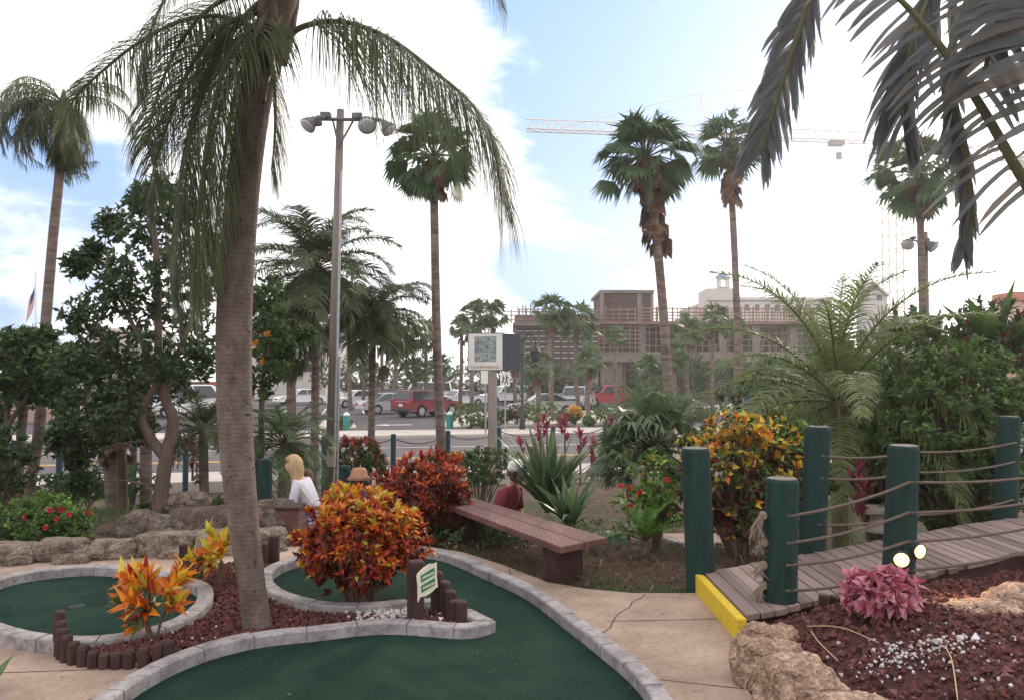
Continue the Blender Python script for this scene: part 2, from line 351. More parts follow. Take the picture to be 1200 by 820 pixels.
cr.inputs[1].default_value = .24; cr.inputs[2].default_value = .58; cr.inputs[3].default_value = .02; cr.inputs[4].default_value = 1
L.new(cl, cr.inputs[0])
glow = dirmask(1120, 130, 2, 38)
cb = math_node('ADD', math_node('MULTIPLY', math_node('MULTIPLY', glow, glow), 7.0), 13.0)
cc = N.new('ShaderNodeVectorMath'); cc.operation = 'SCALE'; cc.inputs[0].default_value = (1.0, .985, .985); L.new(cb, cc.inputs['Scale'])
mx = N.new('ShaderNodeMix'); mx.data_type = 'RGBA'
sk2 = N.new('ShaderNodeVectorMath'); sk2.operation = 'MULTIPLY_ADD'; sk2.inputs[1].default_value = (.13, .13, .13); sk2.inputs[2].default_value = (1.9, 4.1, 7.8)
L.new(sky.outputs[0], sk2.inputs[0])
L.new(cr.outputs[0], mx.inputs[0]); L.new(sk2.outputs[0], mx.inputs[6]); L.new(cc.outputs[0], mx.inputs[7]); L.new(mx.outputs[2], bg.inputs['Color'])
sl = bpy.data.lights.new('sun', 'SUN'); sl.energy = 2.3; sl.angle = R(9); sl.color = (1, .87, .70)
so = bpy.data.objects.new('sun', sl); COL.objects.link(so)
sd = V((math.sin(SUN_AZ) * math.cos(SUN_EL), math.cos(SUN_AZ) * math.cos(SUN_EL), math.sin(SUN_EL)))
so.rotation_euler = sd.to_track_quat('Z', 'Y').to_euler()
vs_ = SC.view_settings; vs_.view_transform = 'Standard'; vs_.look = 'None'; vs_.exposure = 0.32; vs_.gamma = 1; vs_.use_curve_mapping = False
SC.render.film_transparent = False
try:
    SC.cycles.use_denoising = True; SC.cycles.max_bounces = 6; SC.cycles.volume_bounces = 3; SC.cycles.transparent_max_bounces = 6
except Exception: pass

# ------------------------------------------------------------------ ground
def axis(lo, hi, step, far):
    a = []; x = lo
    while x <= hi: a.append(x); x += step
    s = step
    while a[-1] < far: s *= 1.6; a.append(a[-1] + s)
    s = step
    while a[0] > -far: s *= 1.6; a.insert(0, a[0] - s)
    return a
xs = [q for q in axis(-7, 7, .2, 900) if abs(q) < 390]; xs = [-380] + xs + [380]; ys_ = [-150] + [q for q in axis(-1, 14, .2, 900) if -140 < q < 380] + [385]
g = MB(); nx = len(xs)
for y in ys_:
    for x in xs:
        n = mnoise.noise(V((x * 2.1, y * 2.1, 0))) * .025 if abs(x) < 12 and y < 20 else 0
        g.v.append((x, y, H(x, y) - .03 + n))
for j in range(len(ys_) - 1):
    for i in range(nx - 1):
        g.f.append((j * nx + i, j * nx + i + 1, (j + 1) * nx + i + 1, (j + 1) * nx + i)); g.m.append(0)
gm = mat('garden_soil', (.055, .036, .024), (.12, .078, .048), 5, .95, .9, 50)
nt2 = gm.node_tree
n_ = nt2.nodes.new('ShaderNodeTexNoise'); n_.inputs['Scale'].default_value = .9; n_.inputs['Detail'].default_value = 7
t_ = [k for k in nt2.nodes if k.type == 'TEX_COORD'][0]; nt2.links.new(t_.outputs['Object'], n_.inputs['Vector'])
r_ = nt2.nodes.new('ShaderNodeMapRange'); r_.inputs[1].default_value = .54; r_.inputs[2].default_value = .68; nt2.links.new(n_.outputs['Fac'], r_.inputs[0])
x_ = nt2.nodes.new('ShaderNodeMix'); x_.data_type = 'RGBA'; x_.inputs[7].default_value = (.04, .075, .018, 1)
nt2.links.new(r_.outputs[0], x_.inputs[0]); nt2.links.new([k for k in nt2.nodes if k.type == 'VALTORGB'][0].outputs[0], x_.inputs[6])
nt2.links.new(x_.outputs[2], nt2.nodes['Principled BSDF'].inputs['Base Color'])
tag(g.build('ground', gm, sm=True), kind='structure')

# concrete path round the greens
path = [(-7, 1.5), (-7, 6.75), (-4.5, 6.85), (-3.4, 7.05), (-2.6, 7.3), (-2.0, 7.55), (-1.2, 7.75), (-.9, 7.62), (-.45, 7.3), (-.07, 6.8), (.27, 6.25), (.55, 6.05), (.89, 5.93), (1.38, 5.93),
        (1.43, 5.4), (1.44, 4.9), (1.31, 4.68), (1.2, 4.2), (1.2, 3.8), (1.25, 3.2), (1.4, 2.6), (1.5, 1.5)]
p = MB(); p.prism(path, -.5, .006); tag(p.build('path', M['concrete']), kind='structure')
# expansion joints and a crack in the concrete
cj = MB()
def groove(a, b, w=.012, wob=0.0):
    a = V((*a, .0075)); b = V((*b, .0075)); n = 8 if wob else 1; d = (b - a); s = V((-d.y, d.x, 0)).normalized()
    pts = [a + d * (i / n) + s * (rnd.uniform(-wob, wob) if 0 < i < n else 0) for i in range(n + 1)]
    for i in range(n):
        cj.add([pts[i] - s * w / 2, pts[i + 1] - s * w / 2, pts[i + 1] + s * w / 2, pts[i] + s * w / 2], [(0, 1, 2, 3)])
groove((-.02, 6.66), (.0, 6.15)); groove((.78, 4.25), (1.2, 4.12)); groove((-2.72, 7.2), (-2.55, 6.6), .012, .03); groove((-3.2, 4.3), (-2.2, 4.4)); groove((-2.02, 4.05), (-2.6, 3.5)); groove((.62, 5.25), (1.4, 5.3))
groove((-3.9, 5.0), (-3.35, 5.0)); groove((.98, 6.3 - .4), (.55, 5.0), .01, .03)
tag(cj.build('path_joint_lines', mat('joint', (.10, .075, .06), (.14, .11, .09), 9, .95)), kind='structure')

# ------------------------------------------------------------------ the greens and their block kerbs
def offset(poly, w):
    n = len(poly); out = []
    for i in range(n):
        a, b, c = poly[i - 1], poly[i], poly[(i + 1) % n]
        d1 = V((b.x - a.x, b.y - a.y)); d2 = V((c.x - b.x, c.y - b.y))
        d1 = d1.normalized() if d1.length > 1e-6 else d2.normalized(); d2 = d2.normalized() if d2.length > 1e-6 else d1
        n1 = V((d1.y, -d1.x)); n2 = V((d2.y, -d2.x)); k = (n1 + n2)
        k = k.normalized() if k.length > 1e-4 else n1
        out.append(V((b.x, b.y)) + k * (w / max(.45, k.dot(n1))))
    return out
def ccw(poly):
    a = sum(poly[i - 1].x * poly[i].y - poly[i].x * poly[i - 1].y for i in range(len(poly)))
    return poly if a > 0 else poly[::-1]
def green(name, label, outline, curbw, curbh, turf, corner=None, z=0.0, block=.30):
    pts = [V((x, y, 0)) for x, y in outline]
    if corner is None: sm = catmull(pts, 8, True)
    else:
        pts = pts[corner:] + pts[:corner]; sm = catmull(pts + [pts[0]], 8, False)[:-1]
    sm = ccw(sm)
    th = thing(name, label, 'putting green', (sum(q.x for q in sm) / len(sm), sum(q.y for q in sm) / len(sm), z))
    t = MB(); t.v = [(q.x, q.y, z + .014) for q in sm]; t.f = [tuple(range(len(sm)))]; t.m = [0]
    bm_o = t.build('turf', turf, th)
    bm = bmesh.new(); bm.from_mesh(bm_o.data); bmesh.ops.triangulate(bm, faces=bm.faces); bm.to_mesh(bm_o.data); bm.free()
    # kerb blocks: walk round, a thin mortar gap between blocks
    per = [0.0]
    for i in range(len(sm)): per.append(per[-1] + (sm[(i + 1) % len(sm)] - sm[i]).length)
    out = offset(sm, curbw); c = MB(); n = len(sm)
    def pt(s):
        s = s % per[-1]
        for i in range(n):
            if per[i + 1] >= s:
                t = (s - per[i]) / max(1e-9, per[i + 1] - per[i]); j = (i + 1) % n
                return V((sm[i].x * (1 - t) + sm[j].x * t, sm[i].y * (1 - t) + sm[j].y * t)), out[i] * (1 - t) + out[j] * t
    nb = int(per[-1] / block); bl = per[-1] / nb; rr = random.Random(3)
    for k in range(nb):
        s0, s1 = k * bl + .004, (k + 1) * bl - .004; h = curbh + rr.uniform(-.004, .004); m = 4
        ring = [pt(s0 + (s1 - s0) * i / m) for i in range(m + 1)]
        vs = []; ch = .008; jit = rr.uniform(-.003, .003)
        for a, b in ring:
            d = (b - a); d = d.normalized() if d.length > 1e-6 else V((1, 0)); a = a + d * jit; b = b + d * jit
            vs += [(a.x, a.y, z + .0), (a.x, a.y, z + h - ch), ((a + d * ch).x, (a + d * ch).y, z + h), ((b - d * ch).x, (b - d * ch).y, z + h), (b.x, b.y, z + h - ch), (b.x, b.y, z - .05)]
        fs = []
        for i in range(m):
            for q in range(5): fs.append((i * 6 + q, i * 6 + q + 1, (i + 1) * 6 + q + 1, (i + 1) * 6 + q))
        fs.append((5, 4, 3, 2, 1, 0)); fs.append(tuple(m * 6 + q for q in range(6)))
        c.add(vs, fs)
    c.build('curb', M['curb'], th)
    # mortar core a little lower than the blocks
    core = MB(); a_ = offset(sm, .006); b_ = offset(sm, curbw - .006); vs = []
    for i in range(n): vs += [(a_[i].x, a_[i].y, z + .002), (a_[i].x, a_[i].y, z + curbh - .014), (b_[i].x, b_[i].y, z + curbh - .014), (b_[i].x, b_[i].y, z - .04)]
    fs = []
    for i in range(n):
        j = (i + 1) % n
        for q in range(3): fs.append((i * 4 + q, i * 4 + q + 1, j * 4 + q + 1, j * 4 + q))
    core.add(vs, fs); core.build('mortar', mat('mortar', (.28, .25, .25), (.36, .33, .33), 20, .95), th)
    return th
T = [(-.10, 5.0), (-.29, 4.87), (-.78, 4.96), (-1.17, 4.83), (-1.5, 4.7), (-1.74, 4.43), (-1.86, 4.05), (-1.85, 3.6), (-1.6, 2.9), (-.9, 2.3), (.2, 2.4), (.6, 3.0), (.66, 3.7), (.62, 4.13), (.49, 4.58), (.32, 5.1), (.1, 5.73),
     (-.15, 6.18), (-.51, 6.78), (-.74, 7.0), (-1.1, 7.12), (-1.5, 7.0), (-1.78, 6.7), (-1.86, 6.25), (-1.66, 5.78), (-1.33, 5.48), (-.95, 5.42), (-.5, 5.52)]
green('putting_green', 'large dark green turf with a pale block kerb curving round the planted bed', T, .10, .085, M['turf'], corner=0)
O2 = [(-2.42, 4.74), (-2.17, 4.95), (-2.12, 5.3), (-2.2, 5.62), (-2.38, 5.92), (-2.93, 6.27), (-3.37, 6.40), (-3.75, 6.2), (-3.82, 5.85), (-3.68, 5.45), (-3.3, 5.08), (-2.82, 4.79)]
g2 = green('putting_green', 'small oval dark green turf with a rounded kerb beside the stone wall', O2, .105, .085, M['turf'])
hc = MB(); q = gp(90, 710, .014); hc.lathe((q.x, q.y, .0145), [(.054, 0), (.054, .0015)], 20); hc.build('cup', M['black'], g2)

# ------------------------------------------------------------------ loose stone, chips
def pebble(mb, p, r, rr, m=0):
    a = [V((1, 0, 0)), V((-1, 0, 0)), V((0, 1, 0)), V((0, -1, 0)), V((0, 0, 1)), V((0, 0, -1))]
    M_ = Matrix.Rotation(rr.uniform(0, 6.28), 3, V((rr.gauss(0, 1), rr.gauss(0, 1), rr.gauss(0, 1))).normalized())
    mb.add([p + M_ @ (k * (r * rr.uniform(.65, 1.25))) for k in a], [(0, 2, 4), (2, 1, 4), (1, 3, 4), (3, 0, 4), (2, 0, 5), (1, 2, 5), (3, 1, 5), (0, 3, 5)], m)
def inside(poly, x, y):
    c = False; n = len(poly)
    for i in range(n):
        x1, y1 = poly[i]; x2, y2 = poly[i - 1]
        if (y1 > y) != (y2 > y) and x < (x2 - x1) * (y - y1) / (y2 - y1) + x1: c = not c
    return c
def scatter(poly, n, rr):
    x0 = min(p[0] for p in poly); x1 = max(p[0] for p in poly); y0 = min(p[1] for p in poly); y1 = max(p[1] for p in poly); out = []
    while len(out) < n:
        x, y = rr.uniform(x0, x1), rr.uniform(y0, y1)
        if inside(poly, x, y): out.append((x, y))
    return out
BED = [(-2.52, 4.66), (-2.3, 4.5), (-1.9, 4.5), (-1.83, 4.62), (-1.55, 4.86), (-1.2, 4.98), (-.8, 5.09), (-.35, 5.02), (-.24, 5.05), (-.5, 5.38), (-.95, 5.28), (-1.4, 5.33), (-1.75, 5.66), (-1.99, 6.2), (-1.95, 6.55), (-2.2, 6.85),
       (-2.6, 6.6), (-2.4, 6.12), (-2.07, 5.66), (-1.99, 5.3), (-2.03, 4.95), (-2.3, 4.72)]
b = MB(); b.prism(BED, -.02, .035); tag(b.build('lava_bed', M['lavabase']), kind='structure')
rr = random.Random(11); b = MB()
for x, y in scatter(BED, 3600, rr): pebble(b, V((x, y, .035 + rr.uniform(0, .02))), rr.uniform(.009, .02), rr)
tag(b.build('lava_gravel', M['lava']), 'dark red lava gravel round the foot of the leaning palm', 'gravel', kind='stuff')
RB = [(1.43, 4.75), (1.9, 5.0), (2.3, 5.2), (2.8, 5.45), (4.2, 6.2), (4.2, 1.8), (1.5, 1.8), (1.42, 3.4)]
def hb(x, y):
    """surface of the raised lava bed on the right"""
    return .10 + .16 * smooth(1.3, 2.3, x) - .10 * smooth(4.6, 5.3, y) + .03 * mnoise.noise(V((x * 3, y * 3, 1)))
b = MB(); NX, NY = 30, 40
for j in range(NY + 1):
    for i in range(NX + 1):
        y = 1.8 + 3.9 * j / NY; xa = 1.36; x = xa + (4.2 - xa) * i / NX
        lim = 4.78 + .55 * (x - 1.41); y2 = min(y, lim - .03); b.v.append((x, y2, hb(x, y2)))
for j in range(NY):
    for i in range(NX): b.f.append((j * (NX + 1) + i, j * (NX + 1) + i + 1, (j + 1) * (NX + 1) + i + 1, (j + 1) * (NX + 1) + i)); b.m.append(0)
tag(b.build('lava_bed', M['lavabase'], sm=True), kind='structure')
b = MB(); k = 0
for x, y in scatter(RB, 9500, rr):
    if y < 4.74 + .55 * (x - 1.41): pebble(b, V((x, y, hb(x, y) + rr.uniform(0, .02))), .007 + .022 * rr.random() ** 1.7, rr)
tag(b.build('lava_gravel', M['lava']), 'dark red lava gravel filling the raised bed before the bridge', 'gravel', kind='stuff')
b = MB()
for i in range(230):
    c0 = gp(rr.gauss(1075, 34), rr.gauss(758, 9), .27)
    pebble(b, V((c0.x, c0.y, hb(c0.x, c0.y) + .025)), abs(rr.gauss(0, .0055)) + .003, rr)
for i in range(60):
    c0 = gp(rr.uniform(940, 1200), rr.uniform(730, 815), .27); pebble(b, V((c0.x, c0.y, hb(c0.x, c0.y) + .03)), rr.uniform(.004, .012), rr)
tag(b.build('white_gravel', M['whitegravel']), 'patch of white pebbles spilled on the red lava gravel', 'gravel', kind='stuff')
b = MB()
for i in range(170):
    c0 = gp(rr.gauss(455, 22), rr.gauss(720, 5), .05); pebble(b, V((c0.x, c0.y, .055)), rr.uniform(.008, .022), rr)
for i in range(40):
    c0 = gp(rr.uniform(175, 300), rr.uniform(690, 760), .05)
    if inside(BED, c0.x, c0.y): pebble(b, V((c0.x, c0.y, .055)), rr.uniform(.005, .012), rr)
tag(b.build('white_gravel', M['whitegravel']), 'white pebbles under the large croton bush', 'gravel', kind='stuff')
for i, (pl_, lb) in enumerate((([(945, 708, .27), (985, 722, .25), (1030, 741, .26)], 'long dry straw lying across the lava gravel by the pink plant'), ([(950, 712, .27), (960, 728, .26), (982, 752, .24)], 'short dry straw crossing the long one on the lava gravel'), ([(1108, 747, .3), (1116, 770, .27), (1122, 800, .27)], 'dry tan stalk lying on the lava gravel right of the white pebbles'))):
    P_ = []
    for px, py, z in pl_:
        q = gp(px, py, z + .03); q.z = hb(q.x, q.y) + .035; P_.append(q)
    o = MB(); o.tube(catmull(P_, 6), [.003] * 12 + [.002], 5); tag(o.build('dry_straw', mat('straw', (.42, .30, .16), (.5, .38, .22), 20, .9)), lb, 'straw')
b = MB()
for i in range(9):
    c0 = gp(rr.uniform(1075, 1145), rr.uniform(742, 760), .27); rock_pos = V((c0.x, c0.y, hb(c0.x, c0.y) + .03)); pebble(b, rock_pos, rr.uniform(.012, .024), rr)
tag(b.build('white_stones', M['whitegravel']), 'few larger white stones at the back of the spilled pebbles', 'stones', kind='stuff')
# bark chips and twigs on the bed round the bench
MBED = [(-.9, 7.72), (-.45, 7.36), (-.05, 6.86), (.29, 6.32), (.56, 6.12), (.9, 6.0), (1.36, 6.0), (2.2, 6.6), (2.2, 8.2), (-1.0, 8.6)]
b = MB()
for x, y in scatter(MBED, 5200, rr):
    z = H(x, y) - .022; a = rr.uniform(0, 6.28); L_ = rr.uniform(.02, .065) if rr.random() < .95 else rr.uniform(.1, .25)
    b.leaf(V((x, y, z + rr.uniform(.0, .04))), V((math.cos(a), math.sin(a), rr.uniform(-.1, .45))), L_, rr.uniform(.008, .022), m=0)
tag(b.build('bark_chips', leafmat('chips', [(.06, .030, .022), (.14, .075, .052), (.09, .045, .034), (.20, .13, .095), (.07, .05, .028), (.12, .055, .04)], .0, .95)), 'brown bark chips and twigs on the soil round the bench', 'mulch', kind='stuff')
b = MB()
for i in range(900):
    x, y = rr.uniform(.2, 3.5), rr.uniform(6.3, 11); a = rr.uniform(0, 6.28)
    if x < 1.5 and y < 6.9: continue
    z = H(x, y) - .03
    for k in range(3): b.leaf(V((x, y, z)), V((rr.gauss(0, .5), rr.gauss(0, .5), 1)), rr.uniform(.05, .13), .008, V((1, 0, 0)))
for i in range(1500):
    x, y = rr.uniform(-6, -1.9), rr.uniform(8.3, 12)
    for k in range(3): b.leaf(V((x, y, H(x, y) - .03)), V((rr.gauss(0, .5), rr.gauss(0, .5), 1)), rr.uniform(.08, .18), .014, V((1, 0, 0)))
for i in range(1600):
    x, y = rr.uniform(-.5, 6), rr.uniform(10.5, 17)
    for k in range(2): b.leaf(V((x, y, H(x, y) - .03)), V((rr.gauss(0, .5), rr.gauss(0, .5), 1)), rr.uniform(.08, .18), .018, V((1, 0, 0)))
tag(b.build('grass', M['shrubleaf']), 'patchy green grass on the slope behind the bench', 'grass', kind='stuff')

b = MB(); rr = random.Random(91)
for i in range(150):
    x, y = rr.uniform(-4, 1.3), rr.uniform(3.4, 7.2); a = rr.uniform(0, 6.28)
    if inside(BED, x, y): continue
    b.leaf(V((x, y, .02)), V((math.cos(a), math.sin(a), rr.uniform(0, .25))), rr.uniform(.012, .04), rr.uniform(.005, .014), m=0)
tag(b.build('fallen_leaves', leafmat('litter', [(.10, .06, .03), (.2, .12, .06), (.06, .04, .025), (.28, .2, .1)], .1, .9)), 'small dry leaf bits strewn over the turf and path', 'leaves', kind='stuff')
# ------------------------------------------------------------------ rocks
def rock_mesh(mb, c, size, seed, rz=0.0, rough=.28, sub=3, m=0, cl=.86):
    bm = bmesh.new(); bmesh.ops.create_icosphere(bm, subdivisions=sub, radius=1)
    off = V((seed * 7.3, seed * 3.1, seed * 1.7)); Mz = Matrix.Rotation(rz, 3, 'Z'); base = len(mb.v)
    for v in bm.verts:
        d = v.co.normalized()
        k = 1 + rough * mnoise.noise(d * 1.2 + off) + rough * .55 * mnoise.noise(d * 3.1 + off) + rough * .3 * (.5 - abs(mnoise.noise(d * 5.5 + off))) + rough * .16 * mnoise.noise(d * 14 + off)
        q = d * k; q = V((max(-cl, min(cl, q.x)), max(-cl, min(cl, q.y)), max(-cl, min(cl, q.z))))
        q = V((q.x * size[0] / 2, q.y * size[1] / 2, q.z * size[2] / 2)) * 1.15
        mb.v.append(tuple(V(c) + Mz @ q))
    for f in bm.faces: mb.f.append([base + v.index for v in f.verts]); mb.m.append(m)
    bm.free()
def boulder(label, c, size, seed, material, rz=0.0, group=None, sub=5):
    o = MB(); rock_mesh(o, (0, 0, 0), size, seed, rz, .30, sub=sub, cl=1.02); ob = o.build('boulder', material, sm=True); ob.location = c
    return tag(ob, label, 'boulder', group)
# low stone wall behind the oval green
wl = MB(); wpts = [(-6.2, 6.75), (-4.5, 6.92), (-3.4, 7.12), (-2.6, 7.35), (-1.95, 7.62)]
cur = catmull([V((x, y, 0)) for x, y in wpts], 10); d = 0.0; i = 0; sd_ = 20; last = cur[0]
for k in range(1, len(cur)):
    d += (cur[k] - cur[k - 1]).length
    if d > .36:
        d = 0; sd_ += 1; ang = math.atan2(cur[k].y - last.y, cur[k].x - last.x); last = cur[k]
        h = rr.uniform(.2, .27); rock_mesh(wl, (cur[k].x - .15, cur[k].y, .06), (rr.uniform(.42, .6), .3, h), sd_, ang, .36, 4)
        if rr.random() < .6: rock_mesh(wl, (cur[k].x, cur[k].y - .12, -.0), (.3, .2, .16), sd_ + 50, ang, .36, 4)
tag(wl.build('stone_wall', M['wallrock'], sm=True), 'low dry wall of tan stones behind the oval green', 'wall')
boulder('rounded brown boulder behind the low stone wall', at(173, 622, 8.1) + V((0, 0, -.05)), (.54, .5, .46), 3, M['greyrock'])
boulder('broad dark rock with a steep left side behind the leaning palm', at(248, 622, 8.5) + V((0, 0, -.12)), (.95, .8, .6), 5, M['darkrock'], .3)
boulder('rounded rock topping the broad dark rock', at(222, 592, 8.9), (.42, .4, .26), 8, M['greyrock'], .3)
boulder('small pale rock under the green bridge post', at(322, 606, 8.7) + V((0, 0, -.05)), (.55, .5, .42), 6, M['greyrock'])
boulder('dark stones edging the pond below the boulder', at(150, 612, 9.3) + V((0, 0, -.25)), (.8, .6, .5), 9, M['darkrock'])
# border of the raised bed
specs = [('squat tan coral rock touching the yellow bridge step', (1.46, 4.60, .05), (.34, .28, .26), 31, .4), ('cracked tan coral rock in the middle of the bed border', (1.36, 4.26, .05), (.33, .34, .30), 32, 1.2),
         ('large orange-tan coral rock at the corner of the path', (1.38, 3.86, .06), (.38, .40, .33), 33, .2), ('tan coral rock nearest the viewer on the bed border', (1.45, 3.36, .05), (.40, .46, .34), 34, .9), ]
for lb, c, s, sd_, rz in specs: boulder(lb, c, s, sd_, M['coralrock'], rz, 'coral rocks edging the lava bed')
for lb, c, s, sd_, rz in [('long orange-lit rock beside the pink leaved plant', (2.58, 4.70, .16), (.56, .4, .22), 41, .2), ('cracked pale rock under the bridge beam', (3.02, 4.70, .17), (.62, .44, .34), 42, .5), ('rough pale rock farthest along the bridge beam', (3.5, 4.8, .17), (.6, .5, .34), 43, .1)]:
    boulder(lb, c, s, sd_, M['coralrock'], rz, 'coral rocks under the bridge')
# pond and fountain
pd = MB(); pd.v = [(-6.5, 7.2, -.36), (-2.7, 7.55, -.36), (-2.7, 8.6, -.36), (-6.5, 8.6, -.36)]; pd.f = [(0, 1, 2, 3)]; pd.m = [0]
tag(pd.build('pond_water', M['water']), kind='structure')
ft = MB(); c0 = at(117, 640, 7.5)
for k in range(46):
    a = rr.uniform(0, 6.28); r = rr.uniform(.02, .09); z = rr.uniform(0, .16) * (1 - r * 6)
    pebble(ft, V((c0.x + math.cos(a) * r, c0.y + math.sin(a) * r, -.34 + .2 * rr.random() + max(0, z))), rr.uniform(.012, .03), rr)
tag(ft.build('fountain_splash', M['splash']), 'small pale blue water splash in the pond by the stone wall', 'fountain')
# ------------------------------------------------------------------ wooden things near the greens
def stake(mb, x, y, z0, h, r, m=0, mt=None):
    mb.tube([(x, y, z0), (x, y, z0 + h - .012), (x, y, z0 + h)], [r, r, r * .8], 8, m)
def palisade(label, pts, hs, r):
    th = thing('wooden_palisade', label, 'wooden edging', (pts[0][0], pts[0][1], 0))
    for (x, y), h in zip(pts, hs):
        s = MB(); stake(s, x, y, -.02, h + .02, r); s.build('stake', M['darkwood'], th, sm=False)
    return th
pts = []; hs = []
pl = catmull([V((-2.62, 4.66, 0)), V((-2.5, 4.52, 0)), V((-2.3, 4.43, 0)), V((-2.1, 4.42, 0)), V((-1.90, 4.46, 0))], 3)
hs = [.245, .2, .17, .15, .125, .115, .095, .085, .09, .1, .115, .13, .14]
palisade('curved edging of short dark stakes stepping down beside the oval green', [(q.x, q.y) for q in pl], hs, .034)
pl = [gp(508, 722, .03), gp(516, 724, .03), gp(522, 727, .03), gp(532, 729, .03)]
pts = [(-.50, 5.36), (-.445, 5.31), (-.405, 5.25), (-.37, 5.18), (-.325, 5.12)]
th = palisade('short edging of thick dark stakes stepping down at the kerb tip', pts, [.30, .25, .205, .16, .175], .042)
def post(label, px, py, w, h, ang=0.0, group=None):
    q = gp(px, py, 0); o = MB(); o.box((0, 0, h / 2 - .02), (w, w, h + .04)); ob = o.build('wooden_post', M['darkwood']); ob.location = (q.x, q.y, 0); ob.rotation_euler = (0, 0, ang); bevel(ob, .012)
    return tag(ob, label, 'post', group)
post('dark square post, taller of the pair by the small orange croton', 217, 682, .085, .30, .2)
post('dark square post, shorter of the pair by the small orange croton', 232, 684, .08, .25, .2)
post('dark square post just right of the leaning palm', 321, 660, .085, .24, .1)
post('dark square post half hidden behind the leaning palm', 308, 664, .08, .2, .1)
# post with the little hole sign
q = gp(487, 728, .03)
th = thing('hole_sign_post', 'dark square post carrying a small cream and green plate by the croton', 'sign post', (q.x, q.y, 0))
o = MB(); o.box((q.x, q.y, .20), (.10, .10, .44), 0, .25); bevel(o.build('post', M['darkwood'], th), .014)
pc = V((q.x + .075, q.y - .045, .30)); o = MB(); ta = R(-28)
ux = V((math.cos(R(52)), math.sin(R(52)), .14)).normalized(); uz = V((-.05, 0, 1)).normalized(); un = ux.cross(uz).normalized()
def platepoly(mb, poly, dep0, dep1, m=0):
    n = len(poly); vs = [pc + ux * a + uz * b_ + un * dep0 for a, b_ in poly] + [pc + ux * a + uz * b_ + un * dep1 for a, b_ in poly]
    mb.add(vs, [tuple(range(n, 2 * n)), tuple(reversed(range(n)))] + [(i, (i + 1) % n, n + (i + 1) % n, n + i) for i in range(n)], m)
outl = [(-.09, -.1), (-.075, -.075), (-.02, -.085), (.04, -.078), (.075, -.065), (.09, -.07), (.085, 0), (.09, .09), (.075, .085), (.03, .1), (-.03, .092), (-.08, .075), (-.09, .06), (-.085, 0)]
platepoly(o, outl, 0, .01); pt_ = o.build('plate', M['cream'], th)
o = MB()
for zc in (.035, -.03): platepoly(o, [(-.062, zc - .022), (.062, zc - .014), (.062, zc + .032), (-.062, zc + .022)], .011, .014)
for zc in (.035, -.03):
    a = -.05
    while a < .05:
        w_ = rr.uniform(.006, .012); platepoly(o, [(a, zc - .006), (a + w_, zc - .005), (a + w_, zc + .012), (a, zc + .011)], .0145, .0155, 1); a += w_ + .006
o.build('lettering_bars', [M['signgreen'], M['cream']], pt_)

# bench of heavy planks
A, B = V((.36, 5.95, 0)), V((.75, 6.30, 0)); C, D = V((-.42, 8.38, 0)), V((-.76, 8.15, 0))
th = thing('plank_bench', 'long low reddish brown plank bench beside the curved path', 'bench', (0, 7.2, 0))
for k in range(2):
    o = MB(); f0, f1 = k * .5 + (.006 if k else 0), k * .5 + .5 - (.006 if not k else 0)
    poly = [A.lerp(B, f0), A.lerp(B, f1), D.lerp(C, f1), D.lerp(C, f0)]
    o.prism([(p.x, p.y) for p in poly], .285, .34); ob = o.build('seat_plank', M['benchwood'], th); bevel(ob, .008)
for t in (.13, .86):
    p0 = A.lerp(B, .5).lerp(D.lerp(C, .5), t); o = MB()
    o.box((p0.x, p0.y, .11), (.30, .16, .345), 0, math.atan2(B.y - A.y, B.x - A.x)); bevel(o.build('leg', M['darkwood'], th), .01)
# low dark stakes in front of the bridge
pts = [(1.95 + .085 * i, 5.02 + .058 * i + rr.uniform(-.01, .01)) for i in range(8)]
palisade('row of low dark red stakes between bridge and lava gravel', pts, [.24, .22, .24, .21, .23, .22, .24, .22], .036)

# ------------------------------------------------------------------ bridge with rope rails
yn = lambda x: 4.87 + .58 * (x - 1.41)
yf = lambda x: 5.98 + .55 * (x - 1.41)
dz = lambda x: .15 + .06 * smooth(1.4, 4.5, x)
br = thing('plank_bridge', 'weathered plank footbridge with a yellow step rising to the right', 'footbridge', (1.41, 5.4, 0))
o = MB(); x = 1.425
while x < 9:
    w_ = .105; j = rr.uniform(-.018, .018); z = dz(x) + rr.uniform(-.003, .003)
    x1 = x + w_ - .009
    vs = [(x, yn(x) + j, z - .035), (x1, yn(x1) + j, z - .035), (x1, yf(x1) + j, z - .035), (x, yf(x) + j, z - .035), (x, yn(x) + j, z), (x1, yn(x1) + j, z), (x1, yf(x1) + j, z), (x, yf(x) + j, z)]
    o.add(vs, [(3, 2, 1, 0), (4, 5, 6, 7), (0, 1, 5, 4), (1, 2, 6, 5), (2, 3, 7, 6), (3, 0, 4, 7)]); x += w_
o.build('deck', M['deck'], br)
for off_, hgt in ((.04, .28), (-.06, .25)):
    o = MB(); f = yn if off_ > 0 else yf; P_ = [1.46, 3, 4.5, 6, 9]
    for a, b_ in zip(P_[:-1], P_[1:]):
        za, zb = dz(a) - .036, dz(b_) - .036; y0, y1 = f(a) + off_, f(b_) + off_
        o.add([(a, y0, za - hgt), (b_, y1, zb - hgt), (b_, y1 + .07, zb - hgt), (a, y0 + .07, za - hgt), (a, y0, za), (b_, y1, zb), (b_, y1 + .07, zb), (a, y0 + .07, za)],
              [(0, 1, 5, 4), (1, 2, 6, 5), (2, 3, 7, 6), (3, 0, 4, 7), (4, 5, 6, 7), (3, 2, 1, 0)])
    o.build('side_beam', M['beam'], br)
o = MB(); o.box((1.385, (4.85 + 6.0) / 2, .066), (.06, 1.17, .155)); bevel(o.build('step_face', M['yellow'], br), .008)
